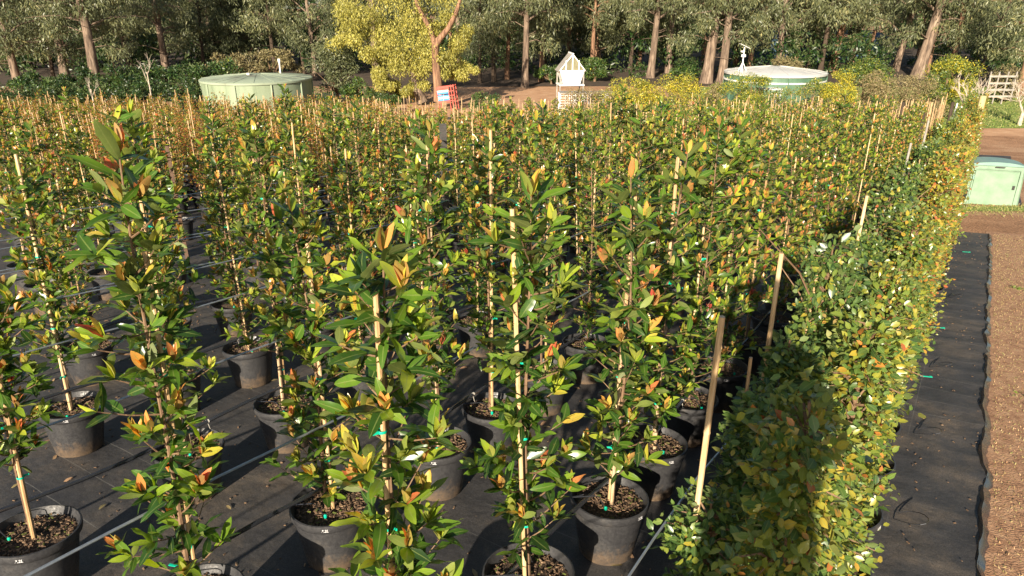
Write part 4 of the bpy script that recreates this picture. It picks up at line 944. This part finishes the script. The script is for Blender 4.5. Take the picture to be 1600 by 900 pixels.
# ------------------------------------------------------------ trees and shrubs
def clumps(r, n, cx, cy, cz, rx, ry, rz):
    out = []
    for _ in range(n):
        u = norm(r.normal(0, 1, 3)) * r.uniform(.25, 1) ** .5; out.append((np.array([cx, cy, cz]) + u * np.array([rx, ry, rz]), r.uniform(.22, .5) * min(rx, rz)))
    return out
def leafcloud(r, cl, n, size, droop, tone, spread=.16):
    k = len(cl); idx = r.integers(0, k, n); C = np.array([c[0] for c in cl])[idx]; Rr = np.array([c[1] for c in cl])[idx]
    tb = r.normal(0, .07, k)[idx]
    D = norm(r.normal(0, 1, (n, 3))); q = r.uniform(.35, 1, n) ** .5
    P = C + D * (Rr * q)[:, None] * np.array([1.15, 1.15, .8]); P[:, 2] -= droop * r.uniform(0, 1, n) * Rr
    AX = D * .5 + r.normal(0, .55, (n, 3)); AX[:, 2] -= droop * 1.4
    NR = D + r.normal(0, .6, (n, 3)); S = size * r.uniform(.6, 1.35, n); T = np.clip(tone + tb + r.normal(0, spread, n), 0, 1)
    return P, AX, NR, S, T
TREEV = {}
def gum_parts(seed, h, tr, barkm, crown_lo, width, n=5200, tone=.45, forkz=None, size=.30):
    r = np.random.default_rng(seed); wd = MB(); ph = r.uniform(0, 6)
    def cen(z): t = z / h; return np.array([.35 * math.sin(t * 3 + ph) * t, .3 * math.cos(t * 2.5 + ph) * t, z])
    zs = np.linspace(0, h, 12); wd.tube([cen(z) for z in zs], [tr * (1.25 if i == 0 else 1.0 - .75 * i / 11) for i, z in enumerate(zs)], 12)
    cl = []
    nl = 19
    for i in range(nl):
        z = crown_lo + (h * .95 - crown_lo) * (i + .5) / nl; a = i * 2.4 + r.uniform(0, 1); L = width * r.uniform(.5, 1.0) * (1.05 - .5 * z / h)
        c0 = cen(z - .6); e = c0 + np.array([math.cos(a) * L, math.sin(a) * L, L * r.uniform(.1, .75)]); m_ = (c0 + e) / 2 + np.array([0, 0, L * .12])
        wd.tube([c0, m_, e], [tr * .32, tr * .2, tr * .08], 6)
        for _ in range(3):
            e2 = e + r.normal(0, .45, 3) * np.array([1, 1, .6]); wd.tube([m_, (m_ + e2) / 2 + r.normal(0, .08, 3), e2], [tr * .10, tr * .07, tr * .03], 4, cap=False); cl.append((e2, r.uniform(.45, .95)))
        cl.append((e, r.uniform(.6, 1.1)))
    for i in range(5):                                        # low hanging boughs
        z = r.uniform(2.2, crown_lo); a = r.uniform(0, 6.28); L = width * r.uniform(.5, .9); c0 = cen(z + .8); e = c0 + np.array([math.cos(a) * L, math.sin(a) * L, r.uniform(-.4, .5)])
        wd.tube([c0, (c0 + e) / 2 + np.array([0, 0, .3]), e], [tr * .16, tr * .1, tr * .04], 5, cap=False)
        for _ in range(3): cl.append((e + r.normal(0, .4, 3), r.uniform(.45, .8)))
    for i in range(7):                                        # dead snags under the crown
        z = r.uniform(1.6, crown_lo + .5); a = r.uniform(0, 6.28); L = r.uniform(.6, 1.6); c0 = cen(z); e = c0 + np.array([math.cos(a) * L, math.sin(a) * L, r.uniform(-.2, .6)])
        wd.tube([c0, (c0 + e) / 2 + r.normal(0, .1, 3), e], [tr * .09, tr * .06, .012], 4)
    P, AX, NR, S, T = leafcloud(r, cl, n, size, .75, tone)
    return wd.mesh('trunk', barkm), cloud_mesh('crown', 'long', P, AX, NR, S, T, M['gum'])
GUM = [gum_parts(400 + i, [13, 12, 14, 12.5, 13.5, 11, 12, 13][i], [.29, .23, .36, .26, .20, .30, .18, .25][i], M[['gumbark', 'redbark', 'gumbark', 'gumbark', 'darkbark', 'redbark', 'darkbark', 'redbark'][i]],
                 [5.4, 5.8, 5.2, 3.0, 5.0, 4.8, 2.8, 5.6][i], [3.0, 2.6, 3.2, 3.4, 2.6, 3.0, 2.8, 2.7][i], n=7800, tone=[.45, .5, .4, .42, .5, .55, .4, .45][i]) for i in range(8)]
def y_from_base(py, level=-3.92):
    ang = PITCH - math.atan((450 - py) / F); return (EYE - g(60)) / math.tan(ang)
def place_gum(px, pyb, v, scale, lean=0, label=None, group='gum trees along the forest edge', wscale=1.0):
    Y = y_from_base(pyb); z = g(Y); X = WX(px, Y, z); root = empty('gum_tree', (X, Y, z), rnd(0, 6.28)); root.rotation_mode = 'XYZ'
    sz = scale; root.scale = (sz, sz, sz)
    t = link('trunk', GUM[v][0], root); t.scale = (wscale, wscale, 1); c = link('crown', GUM[v][1], root); c['kind'] = 'stuff'
    root.rotation_euler = (0, lean, 0) if lean else (0, 0, rnd(0, 6.28))
    tag(root, label, 'tree', group); return root
FRONT = [(30, 142, 3, .95, 0, 'pale barked gum at the far left edge of the forest', 1.2), (152, 146, 0, .9, .03, 'shaggy gum with dark peeling base left of the green tank', 1.5), (262, 130, 2, .8, .02, 'gum with short lit orange trunk over dark laurels', 1.1),
 (372, 118, 6, .9, -.12, 'dark leaning gum behind the left tank', 1.0), (432, 122, 4, .9, 0, 'thin dark gum just right of the left tank roof', 1.0), (405, 112, 6, 1, -.06, 'thin dark gum above the middle of the left tank', 1.0),
 (820, 137, 0, .95, 0, 'grey brown gum trunk at the left side of the dirt road end', 1.0), (846, 128, 1, .9, .05, 'reddish trunk just right of the grey road-end gum', 1.1), (886, 112, 1, 1.0, 0, 'straight orange trunk directly above the gabled hutch', 1.0),
 (925, 120, 7, .85, 0, 'slim orange trunk right of the gabled hutch', 1.0), (936, 112, 6, .9, 0, 'dark thin trunk close behind the slim orange trunk', .8), (984, 112, 4, .9, .02, 'dark narrow trunk left of the broad grey trunk', 1.1),
 (1016, 122, 0, .95, .02, 'broad grey trunk above the yellow-green shrubs', 1.2), (1050, 110, 6, .8, 0, 'short dark trunk under a pale leafy crown', 1.0), (1103, 130, 2, 1.0, .03, 'massive left trunk of the twin gums', 1.25), (1127, 131, 0, .95, -.02, 'massive right trunk of the twin gums', 1.35),
 (1170, 112, 5, .85, .05, 'red brown trunk behind the weather station', 1.0), (1242, 108, 1, .9, .05, 'orange trunk in front of the blue shade house, left one', 1.0), (1263, 106, 6, .9, 0, 'dark trunk in front of the shade house, middle one', .9), (1300, 112, 5, 1.0, .08, 'thick red brown trunk at the right end of the shade house', 1.3),
 (1326, 104, 4, 1, .1, 'dark curving trunk right of the thick red brown trunk', 1.2), (1350, 102, 7, .9, .12, 'leaning brown trunk above the green shrub', 1.1), (1398, 112, 3, 1, .08, 'pale leaning trunk above the brown twiggy shrub', 1.2), (1432, 122, 2, 1.0, .10, 'widest lit trunk behind the yellow topped shrub', 1.4),
 (1592, 150, 5, .9, .02, 'trunk cut by the right edge beside the timber frame', 1.1), (1530, 118, 6, .9, .15, 'leaning dark gum above the bare fruit tree', 1.0), (750, 130, 6, .9, 0, 'dark trunk right of the yellow tree', 1.0), (772, 128, 4, .95, 0, 'second dark trunk right of the yellow tree', 1.0), (792, 124, 7, .9, .02, 'brown trunk left of the grey road-end gum', .9),
 (85, 132, 6, .9, .04, 'dark trunk between the two left gums', 1.0), (205, 124, 4, .85, -.03, 'dark trunk just right of the shaggy gum', 1.0), (320, 122, 6, .9, .04, 'dark trunk at the left end of the tank', 1.0), (475, 116, 4, .9, 0, 'dark trunk above the grey-green bush', 1.0)]
for (px, py, v, s_, ln, lb, ws) in FRONT: place_gum(px, py, v, s_, ln, lb, wscale=ws)
# forest behind, individually placed
r = np.random.default_rng(77)
for i in range(64):
    Y = 66 + (i // 16) * 9 + r.uniform(-3, 3); X = (-.78 + 1.56 * ((i % 16) + r.uniform(.1, .9)) / 16) * Y
    if 28 < X < 45 and Y > 76 and Y < 92: continue
    root = empty('gum_tree', (X, Y, g(Y)), r.uniform(0, 6.28)); q = r.uniform(.85, 1.15); root.scale = (q, q, q); v = int(r.integers(0, 8))
    link('trunk', GUM[v][0], root); c = link('crown', GUM[v][1], root); c['kind'] = 'stuff'
    tag(root, 'forest gum tree deep in the shade behind the front trunks', 'tree', 'gum trees deep in the forest')
# low dark understorey that closes the forest
def forest_backing():
    r = np.random.default_rng(5); cl = []
    for i in range(420):
        Y = r.uniform(98, 128); X = r.uniform(-1, 1) * .85 * Y; cl.append((np.array([X, Y, g(Y) + r.uniform(.3, 9)]), r.uniform(1.4, 3.2)))
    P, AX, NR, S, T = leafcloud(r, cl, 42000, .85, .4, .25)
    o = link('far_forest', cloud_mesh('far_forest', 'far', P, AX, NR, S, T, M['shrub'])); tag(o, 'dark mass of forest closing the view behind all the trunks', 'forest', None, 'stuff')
forest_backing()
def undergrowth():
    r = np.random.default_rng(15); cl = []
    for i in range(330):
        Y = r.uniform(64, 78); X = r.uniform(-1, 1) * .85 * Y
        if 24 < X < 42 and Y > 70: continue
        hh = r.uniform(.3, 3.6); cl.append((np.array([X, Y, g(Y) + hh]), r.uniform(.7, 1.5)))
    P, AX, NR, S, T = leafcloud(r, cl, 36000, .40, .3, .12, .10)  # leaf tint kept very dark, the forest's shade is put into the colour
    o = link('undergrowth', cloud_mesh('undergrowth', 'far', P, AX, NR, S, T, M['shrub'])); tag(o, 'undergrowth coloured dark to stand for the shade between the forest trunks', 'undergrowth', None, 'stuff')
undergrowth()
def shrub(name, px, Y, pyt, wpx, matk, n, size, tone, label, cat='shrub', pyb=None, twig=18, droop=.1, barkk='stem', spread=.16, ncl=16, group=None, kind='far', oy=0, fill=1.0):
    r = np.random.default_rng(int(px * 7 + Y)); z0 = g(Y); zt = zpix(Y, pyt); h = zt - z0; X = WX(px, Y, z0 + h * .6); rx = wpx / 2 / F * zc_of(Y, z0 + h / 2)
    lo = 0 if pyb is None else max(0, zpix(Y, pyb) - z0)
    root = empty(name, (X, Y, z0)); tag(root, label, cat, group); cz = (h + lo) / 2; rz = (h - lo) / 2
    cl = clumps(r, ncl, 0, 0, cz, rx * .8, rx * .7, rz * .8); cl = [(c, max(.22, q)) for c, q in cl]
    P, AX, NR, S, T = leafcloud(r, cl, n, size, droop, tone, spread); P[:, 2] = np.maximum(P[:, 2], .05)
    f = link('foliage', cloud_mesh('foliage', kind, P, AX, NR, S, T, M[matk]), root); f['kind'] = 'stuff'
    m = MB(); m.tube([(0, 0, 0), (.03, .02, lo + rz * .5), (0, 0, lo + rz)], [.06 + rx * .03, .05 + rx * .02, .03], 8)
    for i in range(twig):
        c = cl[i % ncl][0]; m.tube([(0, 0, lo * .5 + rz * .3), (c[0] * .5, c[1] * .5, c[2] * .6 + lo * .2), tuple(c + r.normal(0, .2, 3))], [.03, .018, .006], 4, cap=False)
    m.obj('trunk', M[barkk], root); return root
# dark laurels at left
for i, (px, w_, pt, tn, lb) in enumerate(((60, 80, 108, .22, 'dark laurel thicket at the far left edge'), (185, 75, 96, .28, 'dark laurel with lit top between the left gums'), (215, 90, 100, .18, 'very dark laurel right of the shaggy gum'), (250, 80, 92, .24, 'dark laurel left of the short orange trunk'), (300, 80, 90, .26, 'dark glossy laurel beside the left tank end'), (120, 60, 104, .14, 'dark laurel in front of the shaggy gum base'), (350, 60, 88, .3, 'dim shrub behind the left tank end'))):
    shrub('laurel', px, 46.5 + i * .5, pt, w_ * 1.25, 'shrub', 4200, .20, tn * .8, lb, group='dark laurels under the left gums', ncl=26)
for i, (px, w_, pt, lb) in enumerate(((25, 95, 122, 'low dark laurel at the far left beside the field'), (95, 90, 118, 'low dark laurel below the shaggy gum'), (165, 90, 122, 'low laurel behind the forked dead sapling'), (232, 95, 116, 'low laurel behind the tall dead sapling'), (292, 70, 120, 'low laurel touching the left tank'))):
    shrub('laurel', px, 39.5 + .4 * i, pt, w_ * 1.2, 'shrub', 3800, .15, .16, lb, group='dark laurels under the left gums', ncl=26)
for i, (px, w_, pt, lb) in enumerate(((505, 60, 134, 'low green plant beside the grey-green bush foot'), (590, 80, 136, 'low green undergrowth at the foot of the yellow tree'), (760, 60, 140, 'low dull plant between crate and dirt road'))):
    shrub('dark_shrub', px, 40, pt, w_, 'shrub', 1900, .12, .36, lb)
shrub('grey_bush', 522, 46, 52, 88, 'gum', 6500, .16, .36, 'dense rounded grey-green bush right of the left tank', group=None, ncl=30, droop=.2)
shrub('dark_shrub', 560, 45, 118, 60, 'shrub', 2500, .17, .32, 'low dark green shrub under the yellow tree')
shrub('dark_shrub', 610, 45.5, 130, 60, 'shrub', 1800, .17, .34, 'low green shrub beside the stump-like trunk under the yellow tree')
# big yellow tree
def yellow_tree():
    Y = 45; z0 = g(Y); X = WX(640, Y, -1); root = empty('wattle_tree', (X, Y, z0)); tag(root, 'large bright yellow weeping tree with orange forked trunk at centre left', 'tree')
    r = np.random.default_rng(9); cl = []
    def at(px, py, dy=0): z = zpix(Y + dy, py); return np.array([WX(px, Y + dy, z) - X, dy, z - z0])
    for (px, py, q) in ((540, 25, .9), (530, 60, .55), (570, 10, .9), (600, 40, 1.1), (560, 50, .7), (640, 20, 1.1), (600, 75, .9), (620, 95, .9), (590, 105, .5), (640, 60, 1.2), (650, 100, .8), (600, 122, .55), (575, 78, .6), (665, 80, .8), (670, 40, .8), (705, 90, .75), (722, 105, .5), (715, 60, .6), (735, 100, .3), (700, 115, .4), (540, 0, .8), (600, -20, 1.3), (650, -30, 1.3), (690, -20, 1.1), (700, 30, .5), (555, -40, 1.1), (625, -60, 1.3), (680, -60, 1.1), (655, 122, .45), (620, 128, .4), (730, 48, .45), (640, 140, .4)):
        for dy in (-.8, .5, 1.6): cl.append((at(px + r.uniform(-9, 9), py + r.uniform(-9, 9), dy), q * r.uniform(.6, .95)))
    P, AX, NR, S, T = leafcloud(r, cl, 46000, .145, .8, .55, .18)
    f = link('foliage', cloud_mesh('foliage', 'far', P, AX, NR, S, T, M['wattle']), root); f['kind'] = 'stuff'
    def tb(pts, rr): m = MB(); m.tube([at(*p) for p in pts], rr, 10); return m
    tb([(686, 158, -1), (684, 130, -1), (681, 100, -1), (680, 72, -1), (686, 62, -1)], [.34, .27, .24, .22, .2]).obj('trunk', M['redbark'], root)
    tb([(681, 74, -1), (672, 45, -1), (655, 15, -1), (645, -15, -1)], [.2, .15, .12, .08]).obj('branch', M['redbark'], root)
    tb([(684, 64, -1), (700, 45, -1), (712, 22, -1), (722, -10, -1)], [.2, .16, .13, .09]).obj('branch', M['redbark'], root)
    tb([(660, 160, .5), (652, 140, .5), (648, 125, .5), (640, 90, .8)], [.38, .28, .2, .12]).obj('branch', M['gumbark'], root)
yellow_tree()
for (px, Y, pt, w_, mk, n, sz, tn, lb) in (
  (990, 38, 103, 92, 'shrub', 9500, .085, .86, 'bright yellow-green feathery shrub right of the gabled hutch'), (1052, 37.6, 103, 98, 'shrub', 9500, .085, .88, 'bright yellow-green feathery shrub left of the twin gums'),
  (905, 38.5, 128, 62, 'dry', 2400, .10, .5, 'brown-green row shrub in front of the netted bench'), (945, 38.5, 124, 60, 'dry', 2400, .10, .62, 'reddish dry shrub between hutch and yellow shrub'),
  (1105, 37.8, 124, 80, 'dry', 4600, .10, .45, 'olive brown shrub below the twin gums'), (1152, 38, 108, 100, 'shrub', 9000, .085, .70, 'olive shrub covering the left end of the right tank'), (1180, 37.6, 97, 70, 'shrub', 8500, .085, .68, 'taller olive shrub in front of the right tank'),
  (1250, 37.4, 126, 90, 'dry', 2600, .08, .5, 'thin brown shrub in front of the right tank wall'), (1215, 37.2, 128, 60, 'shrub', 3000, .085, .62, 'low olive shrub before the middle of the right tank'), (1272, 37.2, 108, 70, 'shrub', 6000, .085, .70, 'feathery olive shrub before the right part of the right tank'), (1308, 37, 99, 62, 'shrub', 7000, .085, .95, 'golden yellow flowering shrub at the right end of the right tank'), (1352, 38.5, 82, 118, 'shrub', 12000, .10, .52, 'mid green bushy shrub right of the golden shrub'),
  (1398, 36.6, 90, 130, 'dry', 9500, .09, .58, 'brown twiggy shrub mass behind the hedge end'), (1446, 36.4, 108, 100, 'dry', 6500, .09, .46, 'dull olive twiggy shrub right of the brown shrub'), (1483, 40, 62, 92, 'shrub', 13000, .10, .74, 'yellow-green round tree top behind the bare fruit tree'), (1470, 39, 104, 70, 'shrub', 3500, .12, .50, 'green lower shrub under the yellow-green tree'),
  (1575, 47, 96, 60, 'dry', 2500, .16, .35, 'dry scrub above the timber frame'), (1230, 60, 84, 70, 'dry', 2200, .2, .3, 'dim scrub between trunks behind the right tank'), (862, 58, 98, 60, 'shrub', 2600, .22, .3, 'dim green scrub left of the gabled hutch'), (930, 60, 88, 60, 'shrub', 2600, .22, .34, 'dim green scrub right of the gabled hutch'), (1075, 60, 85, 60, 'shrub', 2000, .22, .2, 'dark scrub left of the twin gums'),
  (420, 58, 70, 110, 'dry', 4200, .2, .35, 'tangled brown scrub behind the left tank'), (350, 57, 74, 90, 'dry', 3500, .2, .45, 'olive tangled scrub above the left end of the tank'), (500, 30.2, 146, 40, 'dry', 700, .08, .98, 'small red leafed shrub standing in front of the left tank right end'), (1325, 34, 120, 50, 'shrub', 2400, .09, .84, 'low golden shrub in front of the mid green shrub')):
    shrub('shrub', px, Y, pt, w_, mk, n, sz, tn, lb, kind='far', ncl=22, group='shrubs behind the field')
# bare trees
def bare_tree(px, Y, pt, spread, label, seed, thick=.09, matk='deadwood', nb=7, single=False):
    r = np.random.default_rng(seed); z0 = g(Y); h = zpix(Y, pt) - z0; X = WX(px, Y, z0); root = empty('bare_tree', (X, Y, z0)); tag(root, label, 'bare tree')
    m = MB(); f = h * (.28 if not single else .75); m.tube([(0, 0, 0), (.02, 0, f * .5), (.04, 0, f)], [thick * 1.2, thick, thick * .85], 8); m.obj('trunk', M[matk], root)
    m = MB()
    def grow(p, d, L, rr, lv):
        e = p + d * L; mid = p + d * L * .5 + r.normal(0, .05 * L, 3); m.tube([tuple(p), tuple(mid), tuple(e)], [rr, rr * .8, rr * .55], 5, cap=False)
        if lv > 0:
            for _ in range(r.integers(2, 4)): grow(p + d * L * r.uniform(.5, 1), norm(d + r.normal(0, .45, 3) + np.array([0, 0, .12])), L * r.uniform(.5, .75), rr * .55, lv - 1)
    for i in range(nb):
        a = i * 6.28 / nb + r.uniform(0, .8); d = norm(np.array([math.cos(a) * spread, math.sin(a) * spread, 1.])); grow(np.array([.04, 0, f * r.uniform(.8, 1)]), d, (h - f) * r.uniform(.45, .62), thick * .45, 3)
    o = m.obj('branches', M[matk], root); return root
bare_tree(1508, 36.8, 106, .75, 'leafless pale pruned fruit tree on the lawn edge', 3)
bare_tree(1592, 37.5, 112, .7, 'leafless pale fruit tree cut by the right edge of the photo', 4)
bare_tree(250, 31, 72, .35, 'tall thin dead sapling rising above the field at left', 5, .028, nb=3, single=True)
bare_tree(160, 31, 108, .5, 'short forked dead sapling left of the tall dead one', 6, .03, nb=3, single=True)

# ------------------------------------------------------------ dry grass, weeds, lawn blades
def blades(name, pts, hgt, tone, spread, label, mat='grass'):
    r = np.random.default_rng(len(pts)); P = np.array(pts); n = len(P); AX = r.normal(0, .7, (n, 3)); AX[:, 2] = r.uniform(.15, 1, n); NR = r.normal(0, 1, (n, 3)); S = hgt * r.uniform(.5, 1.3, n)
    T = np.clip(r.normal(tone, spread, n), 0, 1); o = link(name, cloud_mesh(name, 'long', P, AX, NR, S, T, M[mat])); tag(o, label, 'grass', None, 'stuff')
pp = []
for _ in range(52000):
    c_ = .56 + 2.6 * rng.uniform(0, 1) ** 1.2; s_ = rng.uniform(2.2, 15.3)
    X, Y = W(c_, s_); pp.append((X, Y, g(Y)))
blades('dry_grass', pp, .022, .80, .15, 'short dry straw and mulch covering the verge right of the path mat')
pp = []
for _ in range(55):
    c_ = rnd(.7, 3.0); s_ = rnd(2.5, 15)
    for _ in range(45): X, Y = W(c_ + rng.normal(0, .05), s_ + rng.normal(0, .05)); pp.append((X, Y, g(Y)))
blades('green_weeds', pp, .055, .35, .1, 'small green weed tufts dotted through the dry verge')
pp = [(float(x), float(y), g(float(y))) for x, y in zip(rng.uniform(8.5, 17, 9000), 15.2 + rng.normal(0, .35, 9000))]
blades('verge_grass', pp, .05, .5, .15, 'thin band of green grass across the dirt before the utility box')
pp = [(float(x), float(y), g(float(y)) + .02) for x, y in zip(rng.uniform(18, 40, 22000), rng.uniform(36.6, 52, 22000))]
blades('lawn_grass', pp, .14, .42, .12, 'sunlit green lawn behind the hedge end')
m = MB(); r = np.random.default_rng(8)
for _ in range(2600):
    c_ = .57 + 2.5 * r.uniform(0, 1); s_ = r.uniform(2.3, 15.2); X, Y = W(c_, s_); q = (Quaternion((0, 0, 1), r.uniform(0, 6.28)) @ Quaternion((1, 0, 0), r.normal(0, .5))).to_matrix(); z = r.uniform(.4, 1.3)
    m.box((X, Y, g(Y) + .008), (.017 * z, .006 * z, .004), 0, q)
o = m.obj('wood_mulch', M['chip'], smooth=False); tag(o, 'brown bark mulch scattered on the verge right of the path mat', 'mulch', None, 'stuff')

m = MB()
for _ in range(2600):
    c_ = -r.uniform(0, 1) ** .8 * 9; s_ = r.uniform(.8, 12); X, Y = W(c_, s_); q = (Quaternion((0, 0, 1), r.uniform(0, 6.28)) @ Quaternion((1, 0, 0), r.normal(0, .4))).to_matrix(); z = r.uniform(.3, 1.0)
    m.box((X, Y, g(Y) + .010), (.022 * z, .010 * z, .004), 0, q)
for _ in range(260):
    c_ = r.uniform(-.2, .48); s_ = r.uniform(2, 15); X, Y = W(c_, s_); z = r.uniform(.3, 1.0); m.box((X, Y, g(Y) + .032), (.020 * z, .009 * z, .004), 0, Quaternion((0, 0, 1), r.uniform(0, 6.28)).to_matrix())
o = m.obj('spilled_mulch', M['chip'], smooth=False); tag(o, 'crumbs of bark mulch spilled over the black weed mat', 'mulch', None, 'stuff')
P_ = []; 
for _ in range(170): c_ = rowc[int(r.integers(0, 6))] + r.normal(0, .3); s_ = r.uniform(1, 8); X, Y = W(c_, s_); P_.append((X, Y, g(Y) + .016))
P_ = np.array(P_); n_ = len(P_); AX_ = r.normal(0, 1, (n_, 3)); AX_[:, 2] = .05; NR_ = r.normal(0, .15, (n_, 3)); NR_[:, 2] = 1
o = link('fallen_leaves', cloud_mesh('fallen_leaves', 'mid', P_, AX_, NR_, r.uniform(.05, .09, n_), r.uniform(.6, 1, n_), M['dry'])); tag(o, 'dry fallen leaves lying on the weed mat between the pots', 'fallen leaves', None, 'stuff')

# ------------------------------------------------------------ photographer on a step ladder, just behind the camera (throws the shadow on the hedge)
def photographer():
    lad = empty('step_ladder', (0.0, -.42, g(-.42)), 0); tag(lad, 'aluminium platform step ladder under the photographer', 'ladder')
    top = .98
    for sx in (-1, 1):
        m = MB(); m.bar((sx * .20, .14, top), (sx * .26, .30, 0), .06, .025); m.obj('rail', M['alu'], lad, smooth=False)
        m = MB(); m.bar((sx * .20, -.16, top), (sx * .26, -.42, 0), .05, .025); m.obj('rail', M['alu'], lad, smooth=False)
    for i in range(4): z = .2 + i * .22; m = MB(); m.box((0, -.16 - .26 * (1 - z / top), z), (.46, .09, .025)); m.obj('tread', M['alu'], lad, smooth=False)
    m = MB(); m.box((0, 0, top), (.44, .36, .03)); m.obj('platform', M['alu'], lad, smooth=False)
    base = g(-.42) + top + .015
    p = empty('person', (0.0, -.42, base)); tag(p, 'person in dark work shirt standing on a step ladder holding up a phone', 'person')
    V = [(0, 0, .93), (0, .0, 1.10), (0, .0, 1.28), (0, .0, 1.40), (0, .02, 1.48),
         (.10, 0, .86), (.12, .02, .48), (.12, -.03, .08), (.13, .13, .035), (-.10, 0, .86), (-.12, .02, .48), (-.12, -.03, .08), (-.13, .13, .035),
         (.18, 0, 1.37), (.27, .08, 1.14), (.09, .33, 1.46), (-.18, 0, 1.37), (-.27, .08, 1.14), (-.09, .33, 1.46)]
    E_ = [(0, 1), (1, 2), (2, 3), (3, 4), (0, 5), (5, 6), (6, 7), (7, 8), (0, 9), (9, 10), (10, 11), (11, 12), (3, 13), (13, 14), (14, 15), (3, 16), (16, 17), (17, 18)]
    rad = [.155, .14, .165, .10, .06, .095, .065, .045, .04, .095, .065, .045, .04, .068, .048, .030, .068, .048, .030]
    me = bpy.data.meshes.new('body'); me.from_pydata(V, E_, []); me.materials.append(M['shirt']); b = link('body', me, p)
    sk = b.modifiers.new('skin', 'SKIN'); 
    for i, q in enumerate(rad): me.skin_vertices[0].data[i].radius = (q, q * (.72 if i < 4 else 1))
    me.skin_vertices[0].data[0].use_root = True; b.modifiers.new('sub', 'SUBSURF').levels = 1; b.modifiers['sub'].render_levels = 2
    m = MB()
    m.lathe([(.001, -.12), (.045, -.11), (.062, -.07), (.074, -.02), (.078, .03), (.07, .08), (.04, .115), (.001, .125)], 16, 0, (0, .06, 1.60)); m.add([(-.012, .135, 1.60), (.012, .135, 1.60), (0, .16, 1.575), (0, .132, 1.63)], [(0, 1, 3), (0, 2, 1), (0, 3, 2), (1, 2, 3)])
    for sx in (-1, 1): m.lathe([(.001, -.028), (.012, -.02), (.014, .01), (.001, .028)], 8, 0, (sx * .08, .05, 1.60)); m.lathe([(.001, -.008), (.009, 0), (.001, .008)], 8, 0, (sx * .03, .128, 1.615))
    m.box((0, .128, 1.545), (.045, .012, .008)); m.obj('head', M['skin'], p)
    m = MB(); m.lathe([(.080, -.01), (.087, .03), (.082, .085), (.05, .128), (.001, .14)], 16, 0, (0, .045, 1.605)); m.obj('hair', M['hair'], p)
    for sx in (-1, 1):
        m = MB(); m.tube([(sx * .09, .33, 1.46), (sx * .083, .37, 1.49), (sx * .078, .395, 1.515)], [.028, .034, .028], 8)
        for k in range(4): z = 1.53 + .0 - k * .018; m.tube([(sx * .080, .39, z), (sx * .086, .405 + .002 * k, z + .004), (sx * .074, .414, z + .006), (sx * (.058 - .003 * k), .412, z + .006)], [.0085, .008, .0075, .006], 6)
        m.tube([(sx * .078, .37, 1.50), (sx * .066, .375, 1.525), (sx * .056, .382, 1.54)], [.011, .009, .007], 6); m.obj('hand', M['skin'], p)
    m = MB(); m.box((0, 0, 0), (.155, .009, .074)); ph = m.obj('phone', M['phone'], None, (0, -.028, base + 1.535), smooth=False); ph.rotation_euler = (-PITCH, 0, 0); tag(ph, 'dark phone held up in both hands of the photographer', 'phone')
photographer()
print('objects', len(bpy.data.objects))
